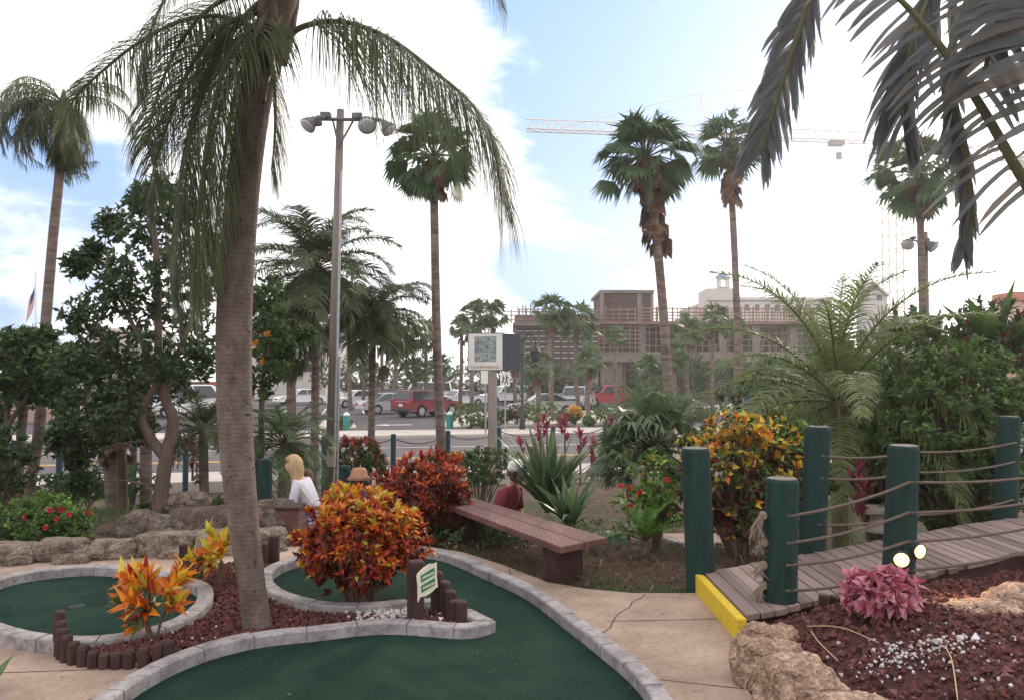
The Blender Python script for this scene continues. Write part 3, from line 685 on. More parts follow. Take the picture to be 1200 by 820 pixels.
# posts
NP = {'N1': (1.75, 5.22, .935), 'N2': (2.74, 5.66, 1.11), 'N3': (4.35, 6.45, 1.15), 'P1': (1.40, 6.02, 1.06), 'P2': (2.52, 6.68, 1.18), 'Ph': (3.54, 7.24, .98), 'P3': (4.93, 7.98, 1.2)}
LAB = {'N1': 'thick green post with frayed rope knots at the bridge entrance', 'N2': 'thick green post carrying the two lit spotlights', 'N3': 'thick green post at the far end of the near rope rail', 'P1': 'thick green post beside the yellow bridge step and the yellow croton', 'P2': 'thick green post in front of the arching palm trunk',
       'Ph': 'thick green post hidden behind the spotlight post', 'P3': 'thick green post against the rounded green bush, last on the far rail'}
TILT = {'N1': (.03, 0), 'N2': (.06, 0), 'P1': (-.035, 0), 'P2': (.06, 0), 'P3': (.06, 0), 'Ph': (.03, 0), 'N3': (.04, 0)}
for kx, (x, y, z) in NP.items():
    th = thing('bridge_post', LAB[kx], 'post', (x, y, 0), 'green posts of the rope bridge')
    r = .108; o = MB(); tx = TILT[kx][0]
    prof = [(-.5, r), (.2, r), (z * .6, r * .98), (z - .02, r * .97), (z, r * .9)]
    o.tube([(x + tx * (h - .5), y, h) for h, _ in prof], [q for _, q in prof], 22); o.build('shaft', M['postgreen'], th, sm=False)
    o = MB(); o.tube([(x + tx * (z - .5), y, z + .0005), (x + tx * (z - .5), y, z + .006)], [r * .88, r * .84], 22); o.build('cut_top', M['posttop'], th)
def ropeline(label, ptz, sag, r=.0105):
    o = MB()
    for a, b_ in zip(ptz[:-1], ptz[1:]):
        a, b_ = V(a), V(b_); P_ = [a.lerp(b_, t / 12) + V((0, 0, -sag * 4 * (t / 12) * (1 - t / 12))) for t in range(13)]
        o.tube(P_, r, 8)
    return tag(o.build('rope', M['rope'], sm=True), label, 'rope', 'ropes of the bridge rails')
def pp(k, z, off=-.108): return (NP[k][0] + TILT[k][0] * (z - .5), NP[k][1] + off, z)
names4 = ['top', 'second', 'third', 'lowest']
for i, (z1, z2, z3) in enumerate(((.71, .87, .84), (.54, .66, .65), (.40, .46, .46), (.24, .26, .28))):
    ropeline('%s rope of the near rail, from frayed post to spotlight post' % names4[i], [pp('N1', z1), pp('N2', z2), pp('N3', z3)], .03)
for i, (z1, z2) in enumerate(((.95, .95), (.77, .76), (.39, .39))):
    ropeline('%s rope of the far rail before the rounded bush' % ['top', 'middle', 'lowest'][i], [pp('P2', z1), pp('Ph', z1 - .02), pp('P3', z2), (7.5, 9.5, z2)], .035)
for i, (z1, z2) in enumerate(((.9, .95), (.7, .77))):
    pass
# frayed knots on the entrance post
for i, (px, py, s) in enumerate(((896, 607, 1.0), (888, 632, 1.2), (890, 655, .9), (888, 680, .9))):
    pass
th = thing('frayed_rope', 'grey frayed rope ends knotted down the left side of the entrance post', 'rope', pp('N1', .55))
x0, y0 = NP['N1'][0] - .115, NP['N1'][1] - .02
for zt, ln in ((.70, .19), (.52, .09), (.38, .10), (.25, .12)):
    o = MB(); rock_mesh(o, (x0 - .005, y0, zt), (.05, .05, .055), int(zt * 100), 0, .3, 2)
    for k in range(46):
        a = V((x0 - .01 + rr.gauss(0, .008), y0 + rr.gauss(0, .01), zt)); d = V((-rr.uniform(.0, .75), rr.uniform(-.5, .3), -1)).normalized(); l = ln * rr.uniform(.5, 1.05)
        o.tube([a, a + d * l * .5 + V((-.02, 0, 0)), a + d * l + V((rr.gauss(0, .02), rr.gauss(0, .02), 0))], [.0045, .0035, .0015], 4)
    o.build('rope_tassel', M['ropefray'], th)
# the two spotlights on the post
for i, (px, py, D_, ax) in enumerate(((1056, 655, 5.46, V((-.30, -1, .0))), (1076, 645, 5.58, V((.35, -.9, -.05))))):
    c = at(px, py, D_); ax = ax.normalized()
    th = thing('spotlight', ['lit round spotlight on the left of the pair on the post', 'lit spotlight turned aside, right of the pair on the post'][i], 'spotlight', c, 'spotlights on the bridge post')
    o = MB(); o.lathe(c, [(.050, .0), (.056, .02), (.058, -.03), (.046, -.07), (.03, -.10), (.012, -.115)], 18, 0, ax); o.build('housing', M['black'], th, sm=True)
    o = MB(); o.lathe(c + ax * .016, [(.049, -.004), (.047, .004), (.034, .012), (.01, .016)], 18, 0, ax); o.build('lens', emit('lamp_lens', (1, .68, .25), 2.3), th, sm=True)
    pe = V(pp('N2', c.z - .02, 0)); o = MB(); o.tube([c - ax * .10, c - ax * .10 + V((0, .03, -.03)), pe], .011, 6); o.build('bracket', M['black'], th)
ld = bpy.data.lights.new('spotlight_lamp', 'SPOT'); ld.energy = 26; ld.color = (1, .62, .3); ld.spot_size = R(110); ld.spot_blend = .7; ld.shadow_soft_size = .05
lo = bpy.data.objects.new('spotlight_lamp', ld); COL.objects.link(lo); lo.location = at(1082, 647, 5.44); lo.rotation_euler = (V((3.0, 4.75, .3)) - V(lo.location)).to_track_quat('-Z', 'Y').to_euler()
ld = bpy.data.lights.new('spotlight_lamp', 'SPOT'); ld.energy = 12; ld.color = (1, .66, .35); ld.spot_size = R(110); ld.spot_blend = .7; ld.shadow_soft_size = .05
lo = bpy.data.objects.new('spotlight_lamp', ld); COL.objects.link(lo); lo.location = at(1053, 657, 5.36); lo.rotation_euler = (V((1.9, 3.9, .2)) - V(lo.location)).to_track_quat('-Z', 'Y').to_euler()
# ------------------------------------------------------------------ plants: shared builders
def rosette(mb, p, d, n, Ln, W, spread, mf, rr):
    d = d.normalized(); a = V((1, 0, 0)) if abs(d.x) < .8 else V((0, 1, 0)); u = d.cross(a).normalized(); w_ = d.cross(u)
    ph = rr.uniform(0, 6.28)
    for i in range(n):
        th_ = ph + i * 2.4; el = spread * rr.uniform(.35, 1.1)
        dd = d * math.cos(el) + (u * math.cos(th_) + w_ * math.sin(th_)) * math.sin(el)
        mb.leaf(p + dd * .01 - d * (i / n) * Ln * .45, dd, Ln * rr.uniform(.5, 1.3), W * rr.uniform(.7, 1.3), d, mf(i / n), rr.uniform(.02, .2))
def bush(name, label, cat, base, size, ntips, nleaf, Ln, W, mats, mf, seed, spread=1.1, group=None, stems=7, shell=.55, flat=1.0, stemmat=None, lump=.18, low=.06):
    """a multi-stemmed shrub: woody stems from the base, a whorl of leaves at every tip"""
    rr = random.Random(seed); base = V(base); th = thing(name, label, cat, base, group)
    w_, d_, h = size; mb = MB(); sb = MB()
    for i in range(ntips):
        z = rr.uniform(-.95, 1); a = rr.uniform(0, 6.283); r = math.sqrt(max(0, 1 - z * z)); q = V((r * math.cos(a), r * math.sin(a), z))
        k = (shell + (1 - shell) * rr.random()) * (1 + lump * 1.6 * mnoise.noise(q * 1.9 + V((seed, 0, 0))))
        c = base + V((q.x * w_ / 2 * k, q.y * d_ / 2 * k, h * (.5 + low) + q.z * (h * (.5 - low)) * k))
        dr = (q * V((1, 1, .8)).x + V((0, 0, .55 * flat)) + V((rr.gauss(0, .25), rr.gauss(0, .25), rr.gauss(0, .2))))
        age = (q.z * .5 + .5) * .7 + k * .3 + rr.gauss(0, .14)
        rosette(mb, c, dr, nleaf, Ln, W, spread, lambda f, age=age: mf(f, age, rr), rr)
        if i % 9 == 0:
            s0 = base + V((rr.gauss(0, .03 * w_), rr.gauss(0, .03 * w_), -.05)); mid = s0.lerp(c, .5) + V((0, 0, .1 * h)); gz = H(s0.x, s0.y) - .06; s0.z = gz if 0 < s0.z - gz < 1.2 and s0.y < 22 else s0.z
            sb.tube([s0, mid, c], [.016 * h + .004, .011 * h + .003, .003], 5)
    mb.build('foliage', mats, th); sb.build('stems', stemmat or M['bark'], th)
    return th
def mf_croton(f, age, rr):
    a = age + rr.gauss(0, .12) - f * .35
    if rr.random() < .04: return 3
    return 3 if a > .93 else (2 if a > .71 else (1 if a > .42 else 0))
CM = [M['crotdark'], M['crotred'], M['crotorange'], M['crotyellow']]
# ------------- crotons
q = gp(420, 713)
bush('croton_bush', 'big round croton with orange, yellow and dark red leaves beside the sign post', 'shrub', (q.x, q.y + .08, .03), (.86, .8, .76), 640, 13, .070, .028, CM, mf_croton, 5, 1.0, lump=.24)
bush('croton_bush', 'dark red croton bush at the far end of the plank bench', 'shrub', at(498, 640, 8.1) * 1.0 + V((0, 0, -.08)), (1.02, .9, 1.0), 520, 12, .10, .028, [M['crotdark'], M['crotred'], M['crotorange'], M['crotyellow']],
     lambda f, age, rr: (lambda a: 2 if a > 1.08 else (1 if a > .66 else 0))(age + rr.gauss(0, .12) - f * .3), 6, .9, lump=.24)
q = gp(180, 758)
bush('croton_bush', 'small flame orange croton standing before the oval green', 'shrub', (q.x, q.y, .04), (.36, .34, .43), 24, 11, .15, .045, [M['crotgreen'], M['crotred'], M['crotorange'], M['crotyellow']],
     lambda f, age, rr: (lambda a: 3 if a > .86 else (2 if a > .5 else (1 if a > .34 else 0)))(age + rr.gauss(0, .16)), 8, .75, shell=.7, low=.14)
q = gp(258, 694)
bush('croton_bush', 'small yellow orange croton tucked behind the leaning palm', 'shrub', (q.x, q.y, .04), (.36, .3, .40), 24, 11, .13, .042, [M['crotgreen'], M['crotred'], M['crotorange'], M['crotyellow']],
     lambda f, age, rr: (lambda a: 3 if a > .6 else (2 if a > .36 else (1 if a > .3 else 0)))(age + rr.gauss(0, .16)), 9, .8, shell=.7)
bush('croton_bush', 'tall dark croton with bright yellow orange tops between the green posts', 'shrub', at(868, 655, 7.25), (1.16, .85, 1.34), 460, 7, .095, .048, [M['crotdark'], M['crotgreen'], M['crotorange'], M['crotyellow']],
     lambda f, age, rr: (lambda a: (3 if rr.random() < .5 else 2) if a > .84 else ((3 if rr.random() < .10 else 1) if a > .5 else (0 if rr.random() < .6 else 1)))(age + rr.gauss(0, .13)), 10, 1.1, lump=.2)
bush('green_shrub', 'loose dark and lime shrub behind the yellow topped croton', 'shrub', at(915, 640, 7.9), (1.0, .9, 1.25), 200, 11, .11, .05, [M['shrubleaf'], M['limeleaf'], M['crotdark']],
     lambda f, age, rr: 1 if age + rr.gauss(0, .1) > .85 else (0 if rr.random() < .75 else 2), 12, 1.1)
bush('hibiscus_bush', 'airy lime green hibiscus with a few red flowers by the small cycad', 'shrub', at(768, 640, 7.6), (.62, .6, .92), 95, 8, .085, .04, [M['limeleaf'], M['shrubleaf'], M['crotyellow']], lambda f, age, rr: 0 if rr.random() < .55 else (1 if rr.random() < .85 else 2), 13, 1.2, shell=.35, lump=.3)
def flowers(label, spots, r, D_, material, seed):
    rr = random.Random(seed)
    for i, (px, py) in enumerate(spots):
        pass
# hibiscus flowers are parts of their bush
def add_flowers(th, spots, D_, r, material, seed):
    rr = random.Random(seed)
    for px, py in spots:
        c = at(px, py, D_ + rr.uniform(-.1, .1)); mb = MB(); f = V((rr.gauss(0, .3), -1, rr.gauss(.2, .3))).normalized()
        for k in range(9): 
            dd = (f * .5 + V((rr.gauss(0, 1), rr.gauss(0, .4), rr.gauss(0, 1))).normalized()); mb.leaf(c, dd, r, r * .9, f, 0, .2)
        mb.build('flower', material, th)
hib = bpy.data.objects['hibiscus_bush']
add_flowers(hib, ((737, 571), (727, 569), (750, 576), (738, 592), (782, 562)), 7.15, .036, M['redflower'], 4)
ix = bush('ixora_bush', 'bright green clipped bush dotted with red flowers beyond the stone wall', 'shrub', at(47, 648, 7.9) + V((0, 0, -.05)), (1.0, .7, .62), 420, 9, .06, .028, [M['shrubleaf'], M['limeleaf']], lambda f, age, rr: 1 if age + rr.gauss(0, .12) > .74 else 0, 15, 1.2, flat=1.3)
add_flowers(ix, ((103, 601), (81, 602), (67, 608), (59, 597), (54, 618), (30, 605), (72, 596)), 7.62, .036, M['redflower'], 5)
bush('clipped_shrub', 'large rounded dense green bush behind the rope bridge', 'shrub', at(1122, 612, 9.3) + V((0, 0, -.4)), (2.0, 1.8, 2.6), 1250, 10, .095, .042, [M['shrubleaf'], M['bigleaf'], M['limeleaf']], lambda f, age, rr: (2 if rr.random() < .12 else 0) if age + rr.gauss(0, .15) > .55 else (1 if rr.random() < .5 else 0), 16, 1.25, lump=.10, low=.04)
bush('green_shrub', 'low green mound under the plank bench', 'shrub', at(545, 650, 8.0) + V((0, 0, -.1)), (1.6, .9, .45), 240, 8, .07, .03, [M['hedge'], M['shrubleaf']], lambda f, age, rr: 0 if rr.random() < .8 else 1, 17, 1.2)
bush('ground_shrub', 'low pale green seedling patch below the bench leg', 'shrub', at(700, 640, 7.3), (.8, .5, .22), 60, 6, .05, .02, [M['shrubleaf']], lambda f, age, rr: 0, 18, 1.2)
bush('caladium', 'pink and maroon leaved plant lit by the spotlights', 'plant', gp(1032, 722, .24), (.40, .34, .24), 130, 7, .075, .052, [M['caladium'], M['shrubleaf']], lambda f, age, rr: 0 if age > .3 else 1, 19, 1.2, flat=1.4)
bush('hedge_shrub', 'green hedge with a bright red top before the street palm', 'hedge', at(420, 580, 13.5), (.95, .8, 1.0), 330, 8, .09, .04, [M['hedge'], M['redhedge']], lambda f, age, rr: 1 if age + rr.gauss(0, .05) > .82 or rr.random() < .1 else 0, 20, 1.2, shell=.75)
bush('hedge_shrub', 'dark low clipped hedge along the pavement far left', 'hedge', at(75, 588, 15.5), (2.6, .8, .5), 260, 8, .1, .05, [M['hedge']], lambda f, age, rr: 0, 21, 1.2, shell=.75)
bush('hedge_shrub', 'low green hedge behind the man in the white cap', 'hedge', at(560, 572, 14.5), (2.0, .8, .7), 220, 8, .1, .05, [M['hedge'], M['shrubleaf']], lambda f, age, rr: 0 if rr.random() < .6 else 1, 22, 1.2, shell=.75)
bush('green_shrub', 'dark round shrub beside the palmetto fan', 'shrub', at(755, 575, 13.5), (1.3, .9, .9), 170, 8, .11, .05, [M['hedge'], M['shrubleaf']], lambda f, age, rr: 0 if rr.random() < .6 else 1, 23, 1.2)
bush('green_shrub', 'tangled shrub under the arching palm, right of its trunk', 'shrub', at(1030, 610, 11.5), (1.6, 1.2, 2.3), 260, 9, .12, .05, [M['hedge'], M['shrubleaf'], M['limeleaf']], lambda f, age, rr: 0 if rr.random() < .5 else (1 if rr.random() < .8 else 2), 24, 1.2)
bush('green_shrub', 'tall mixed shrub filling the gap left of the arching palm', 'shrub', at(915, 560, 13), (2.0, 1.2, 1.9), 260, 9, .13, .055, [M['hedge'], M['shrubleaf'], M['palmetto']], lambda f, age, rr: rr.randrange(3), 25, 1.2)
bush('green_shrub', 'dark undergrowth at the foot of the twisted tree', 'shrub', at(215, 605, 10.5) + V((0, 0, -.1)), (1.2, .8, .35), 120, 8, .1, .04, [M['hedge'], M['shrubleaf']], lambda f, age, rr: 0 if rr.random() < .7 else 1, 26, 1.2)
bush('green_shrub', 'dark undergrowth by the pale slanting trunk at far left', 'shrub', at(-5, 600, 10.5), (.9, 1.0, 1.2), 150, 8, .12, .05, [M['hedge']], lambda f, age, rr: 0, 27, 1.2)
for i, (px, py) in enumerate(((100, 590), (150, 585))):
    bush('green_shrub', ['small dark shrub by the pond between thin trunks', 'sparse pale shrub behind the thin trunks near the street'][i], 'shrub', at(px, py, 13 + i), (1.0, .7, .6), 90, 7, .1, .04, [M['hedge'], M['shrubleaf']], lambda f, age, rr: i, 28 + i, 1.2)

# ------------- blades
def blades(name, label, cat, base, n, hgt, w_, lean, mats, seed, seg=5, group=None, fold=.25):
    rr = random.Random(seed); base = V(base); th = thing(name, label, cat, base, group); mb = MB()
    for i in range(n):
        a = i * 2.399 + rr.uniform(-.6, .6); out = V((math.cos(a), math.sin(a), 0)); ln = hgt * rr.uniform(.6, 1.1); lz = lean * math.sqrt(i / n + .02) * rr.uniform(.8, 1.2); side = V((-out.y, out.x, 0))
        p = base + out * .03 * rr.random(); ww = w_ * rr.uniform(.8, 1.2); rows = []; tw = rr.uniform(-.6, .6)
        side = (side + out * tw).normalized()
        for s in range(seg + 1):
            t = s / seg; el = lz * (.5 + t * .9); p2 = p + (out * math.sin(el) + V((0, 0, math.cos(el)))) * (ln / seg if s else 0); p = p2
            wd = ww * (.45 + .55 * math.sin(min(1, t * 1.6 + .1) * 1.57)) * (1 - max(0, t - .55) / .45 * .97) / 2
            rows += [p - side * wd, p + out * (-wd * fold), p + side * wd]
        fs = []
        for s in range(seg):
            for k in range(2): fs.append((s * 3 + k, s * 3 + k + 1, s * 3 + 4 + k, s * 3 + 3 + k))
        mb.add(rows, fs, 0)
    mb.build('leaves', mats, th); return th
blades('bird_of_paradise', 'clump of upright sword shaped green leaves behind the plank bench', 'plant', at(642, 600, 8.5), 84, .95, .085, .85, M['swordleaf'], 31)
blades('bird_of_paradise', 'lower outer clump of sword shaped leaves spreading over the bench end', 'plant', at(668, 618, 7.8), 26, .62, .07, 1.1, M['swordleaf'], 32)
blades('snake_plant', 'single green spear of a plant at the lower left edge of the path', 'plant', (-2.64, 4.0, 0), 6, .30, .07, 1.25, M['swordleaf'], 35)
HERO = False
# ------------- pinnate fronds
def frond(mb, pts, nl, ll, w_, droop, rr, sag=.0, prof=lambda t: math.sin(math.pi * min(1, t * .85 + .12)) ** .6, r0=.018, seg=3, start=.15, fwd=.6, m=0, mr=1, hang=0.0, sides=(-1, 1)):
    if HERO: nl = int(nl * 1.9)
    """rachis through pts with leaflets down both sides; droop bends each leaflet towards the ground"""
    C_ = catmull(pts, 10); n = len(C_)
    mb.tube(C_, [r0 * (1 - .85 * i / (n - 1)) for i in range(n)], 5, mr)
    for i in range(nl):
        t = start + (1 - start) * (i + rr.random() * .8) / nl; f = min(n - 1.001, t * (n - 1)); k = int(f); p = C_[k].lerp(C_[k + 1], f - k)
        tg = (C_[min(n - 1, k + 1)] - C_[max(0, k - 1)]).normalized(); up = V((0, 0, 1)); sd = tg.cross(up)
        if sd.length < .25: sd = tg.cross(V((1, .2, 0)))
        sd.normalize(); nu = sd.cross(tg)
        for s in sides:
            ln = ll * prof(t) * rr.uniform(.75, 1.1)
            d = (sd * s * rr.uniform(.75, 1.05) + tg * fwd * (.6 + t) + nu * rr.uniform(.0, .45) + V((rr.gauss(0, .08), rr.gauss(0, .08), -hang))).normalized()
            wv = (tg - d * tg.dot(d)); wv = wv.normalized() if wv.length > .05 else nu
            rows = []; q = p
            for j in range(seg + 1):
                u = j / seg; ww = w_ * (.75 + .5 * u if u < .4 else .95 * (1 - u) / .6 + .03) / 2
                rows += [q - wv * ww, q + wv * ww]
                if j < seg:
                    q = q + d * (ln / seg); d = (d + V((0, 0, -droop * (.6 + rr.random() * .8) / seg))).normalized()
            mb.add(rows, [(2 * j, 2 * j + 1, 2 * j + 3, 2 * j + 2) for j in range(seg)], m)
def arch(o, az, el, Ln, bend, n=6, rr=None):
    P_ = [V(o)]; e = el; p = V(o)
    for i in range(n):
        p = p + V((math.cos(az) * math.cos(e), math.sin(az) * math.cos(e), math.sin(e))) * (Ln / n); P_.append(p); e -= bend / n * (.6 + .8 * i / n)
    return P_
def feather_palm(label, trunk, tr, nfr, Ln, bend, nl, ll, w_, droop, seed, el=(-.2, 1.3), group=None, az=None, name='feather_palm', tmat=None, shaft=True, tn=12, rings=0.0, hang=0.0, fm=None):
    rr = random.Random(seed); base = V(trunk[0]); th = thing(name, label, 'palm tree', base, group)
    if base.y < 22: trunk = [V((base.x, base.y, min(base.z, H(base.x, base.y) - .1)))] + list(trunk)
    C_ = catmull(trunk, 8); t = MB(); n = len(C_)
    rad = [tr[0] + (tr[1] - tr[0]) * i / (n - 1) for i in range(n)]
    if rings:
        D_ = []; r2 = []
        for i in range((n - 1) * 8 + 1):
            f = i / 8; k = min(n - 2, int(f)); D_.append(C_[k].lerp(C_[k + 1], f - k)); r2.append((rad[k] + (rad[k + 1] - rad[k]) * (f - k)) * (1 + rings * (1 if i % 2 else -.4)))
        t.tube(D_, r2, tn)
    else: t.tube(C_, rad, tn)
    t.build('trunk', tmat or M['fartrunk'], th, sm=True)
    top = C_[-1]; f_ = MB()
    for i in range(nfr):
        a = (i * 2.399 + rr.uniform(-.25, .25)) if az is None else az(i, rr); e = el[1] + (el[0] - el[1]) * ((i + .5) / nfr) + rr.uniform(-.12, .12)
        frond(f_, arch(top, a, e, Ln * rr.uniform(.82, 1.1), bend * rr.uniform(.8, 1.2)), nl, ll, w_, droop, rr, r0=tr[1] * .22, start=.16, hang=hang)
    f_.build('crown', [fm or M['frond'], M['rachis']], th)
    if shaft:
        s = MB(); d = (C_[-1] - C_[-3]).normalized(); s.tube([top - d * Ln * .16, top - d * .02, top + d * Ln * .16], [tr[1] * 1.05, tr[1] * 1.2, tr[1] * .3], 9); s.build('crownshaft', M['rachis'], th, sm=True)
    return th
# ------------- fan palms
def fan_leaf(mb, p, d, R_, rr, nb=13, m=0, dead=False, nrm=None):
    d = d.normalized(); up = nrm or V((0, 0, 1)); sd = d.cross(up)
    if sd.length < .2: sd = d.cross(V((1, 0, 0)))
    sd.normalize(); n_ = sd.cross(d).normalized(); sp = 1.9 if not dead else 1.0
    for i in range(nb):
        a = sp * (i / (nb - 1) - .5) * 1.15; dd = d * math.cos(a) + sd * math.sin(a); ln = R_ * (.85 + .15 * math.cos(a)) * rr.uniform(.85, 1.05)
        wv = (sd * math.cos(a) - d * math.sin(a)); w_ = ln * 1.0 / nb
        q1 = p + dd * (ln * .55) + n_ * (ln * .04); d2 = (dd + V((rr.gauss(0, .12), rr.gauss(0, .12), -rr.uniform(.3, 1.4) if not dead else -1.2))).normalized(); q2 = q1 + d2 * (ln * .45)
        mb.add([p, q1 - wv * w_, q1 + wv * w_, q2], [(0, 1, 2), (1, 3, 2)], m)
def fan_palm(label, trunk, tr, R_, nl, seed, skirt=0.0, group=None, name='fan_palm', nb=19, leafm=None, sm_el=(-.75, 1.35), skirt_len=1.0, stiff=1.0):
    rr = random.Random(seed); th = thing(name, label, 'palm tree', trunk[0], group)
    if trunk[0].y < 31: trunk = [V((trunk[0].x, trunk[0].y, min(trunk[0].z - .05, H(trunk[0].x, trunk[0].y) - .1)))] + list(trunk)
    C_ = catmull(trunk, 6); n = len(C_)
    t = MB(); t.tube(C_, [tr[0] + (tr[1] - tr[0]) * min(1, i / (n - 1) * 1.4) for i in range(n)], 10); t.build('trunk', M['fartrunk'], th, sm=True)
    top = C_[-1]; c = MB()
    for i in range(nl):
        a = i * 2.399 + rr.uniform(-.3, .3); e = sm_el[1] + (sm_el[0] - sm_el[1]) * ((i + .5) / nl) + rr.uniform(-.15, .15)
        d = V((math.cos(a) * math.cos(e), math.sin(a) * math.cos(e), math.sin(e))); pl_ = R_ * rr.uniform(.30, .66); q = top + d * pl_ + V((0, 0, -.06 * R_ * (1 - math.sin(e))))
        c.tube([top, top + d * pl_ * .5 + V((0, 0, .02 * R_)), q], R_ * .014, 4, 1)
        fan_leaf(c, q, (d + V((rr.gauss(0, .25), rr.gauss(0, .25), -rr.uniform(.1, .75) * stiff))).normalized(), R_ * rr.uniform(.45, .72), rr, nb, 0, False, (V((0, 0, 1)) + V((rr.gauss(0, .5), rr.gauss(0, .5), 0))).normalized())
    c.build('crown', [leafm or M['fanleaf'], M['rachis']], th)
    if skirt > 0:
        s = MB(); ax = (C_[-1] - C_[-4]).normalized()
        for i in range(int(46 * skirt)):
            a = rr.uniform(0, 6.28); h = rr.random() ** 1.4 * R_ * skirt_len; p = top - ax * h + V((math.cos(a), math.sin(a), 0)) * tr[1] * .9
            fan_leaf(s, p, V((math.cos(a) * .55, math.sin(a) * .55, -1)), R_ * rr.uniform(.22, .5), rr, 5, 0, True, V((math.cos(a), math.sin(a), .3)))
        s.build('dead_leaf_skirt', M['deadleaf'], th)
    return th
# ------------- the leaning palm in front
rr = random.Random(44)
tp = [at(303, 742, 5.03) + V((0, 0, -.03)), at(296, 690, 5.02), at(284, 600, 5.0), at(276, 500, 5.0), at(274, 400, 5.0), at(277, 320, 5.0), at(285, 220, 5.0), at(297, 130, 5.0), at(312, 60, 5.0), at(328, 0, 5.0), at(342, -60, 5.0)]
trad = [.100, .080, .094, .106, .110, .107, .102, .100, .106, .104, .09]
hp = thing('leaning_palm', 'tall leaning palm with a ringed trunk and long hanging fronds in the gravel bed', 'palm tree', tp[0])
C_ = catmull(tp, 10); t = MB(); n = len(C_); D_ = []; r2 = []
for i in range((n - 1) * 4 + 1):
    f = i / 4; k = min(n - 2, int(f)); D_.append(C_[k].lerp(C_[k + 1], f - k)); g_ = f / 10; kk = min(9, int(g_)); r_0 = trad[kk] + (trad[kk + 1] - trad[kk]) * (g_ - kk)
    r2.append(r_0 * (1 + (.006 + .007 * mnoise.noise(V((i * .3, 0, 0)))) * math.sin(i * 1.9) + .012 * mnoise.noise(V((i * .11, 5, 0)))))
t.tube(D_, r2, 28)
tm = mat('ringed_bark', (.095, .068, .06), (.20, .15, .13), 9, .92, .5, 26, stretch=(1, 1, .55))
nt3 = tm.node_tree; tc3 = [k for k in nt3.nodes if k.type == 'TEX_COORD'][0]
wv = nt3.nodes.new('ShaderNodeTexWave'); wv.wave_type = 'BANDS'; wv.bands_direction = 'Z'; wv.inputs['Scale'].default_value = 11; wv.inputs['Distortion'].default_value = 5; wv.inputs['Detail'].default_value = 4; wv.inputs['Detail Scale'].default_value = 2.5
nt3.links.new(tc3.outputs['Object'], wv.inputs['Vector'])
mr3 = nt3.nodes.new('ShaderNodeMapRange'); mr3.inputs[1].default_value = .0; mr3.inputs[2].default_value = .25; mr3.inputs[3].default_value = .72; mr3.inputs[4].default_value = 1.0; nt3.links.new(wv.outputs['Fac'], mr3.inputs[0])
vm = nt3.nodes.new('ShaderNodeVectorMath'); vm.operation = 'SCALE'; nt3.links.new([k for k in nt3.nodes if k.type == 'VALTORGB'][0].outputs[0], vm.inputs[0]); nt3.links.new(mr3.outputs[0], vm.inputs['Scale'])
# dark knots in the bark
vo = nt3.nodes.new('ShaderNodeTexVoronoi'); vo.inputs['Scale'].default_value = 11; vo.inputs['Randomness'].default_value = 1
ad3 = nt3.nodes.new('ShaderNodeVectorMath'); ad3.operation = 'MULTIPLY_ADD'; ad3.inputs[1].default_value = (.1, .1, .1); nz3 = nt3.nodes.new('ShaderNodeTexNoise'); nz3.inputs['Scale'].default_value = 14; nt3.links.new(tc3.outputs['Object'], nz3.inputs['Vector']); nt3.links.new(nz3.outputs['Color'], ad3.inputs[0]); nt3.links.new(tc3.outputs['Object'], ad3.inputs[2]); nt3.links.new(ad3.outputs[0], vo.inputs['Vector'])
mr4 = nt3.nodes.new('ShaderNodeMapRange'); mr4.inputs[1].default_value = .08; mr4.inputs[2].default_value = .16; mr4.inputs[3].default_value = .3; mr4.inputs[4].default_value = 1; nt3.links.new(vo.outputs['Distance'], mr4.inputs[0])
vm2 = nt3.nodes.new('ShaderNodeVectorMath'); vm2.operation = 'SCALE'; nt3.links.new(vm.outputs[0], vm2.inputs[0]); nt3.links.new(mr4.outputs[0], vm2.inputs['Scale'])
nt3.links.new(vm2.outputs[0], nt3.nodes['Principled BSDF'].inputs['Base Color'])
t.build('trunk', tm, hp, sm=True)
def hfrond(px_pts, nl, ll, droop, hang, r0=.02, start=.12, fwd=.5, w_=.0082, seg=5):
    global HERO
    HERO = True; o = MB(); ll *= 1.18; frond(o, [at(*p) for p in px_pts], nl, ll, w_, droop, rr, r0=r0, start=start, fwd=fwd, hang=hang, seg=seg, prof=lambda t: .35 + .65 * math.sin(math.pi * min(1, t * .75 + .2)))
    o.build('frond', [M['frond'], M['rachis']], hp); HERO = False
hfrond([(330, 55, 5.0), (352, 33, 4.9), (400, 26, 4.85), (455, 45, 4.75), (510, 85, 4.65), (555, 125, 4.6), (578, 170, 4.6), (588, 235, 4.6)], 150, .86, 2.6, .5, .022, .2)
hfrond([(318, 40, 5.0), (262, 20, 5.05), (212, 25, 5.1), (160, 52, 5.15), (115, 88, 5.2), (88, 115, 5.2), (72, 150, 5.2)], 85, .36, 2.2, .3, .018, .15)
hfrond([(320, -10, 5.0), (282, 25, 4.85), (250, 80, 4.8), (226, 150, 4.75), (210, 220, 4.75), (203, 290, 4.75), (200, 340, 4.75)], 120, .62, 2.4, .3)
hfrond([(325, 0, 5.0), (300, 40, 4.78), (276, 110, 4.72), (262, 190, 4.7), (254, 260, 4.7), (250, 320, 4.7)], 100, .5, 2.4, .3)
hfrond([(320, 10, 5.0), (262, 30, 4.9), (225, 75, 4.9), (200, 135, 4.9), (182, 190, 4.9), (172, 240, 4.9)], 100, .45, 2.2, .25)
hfrond([(322, 30, 5.05), (285, 60, 5.15), (258, 130, 5.2), (238, 210, 5.2), (228, 290, 5.2), (222, 350, 5.2)], 100, .65, 2.4, .3)
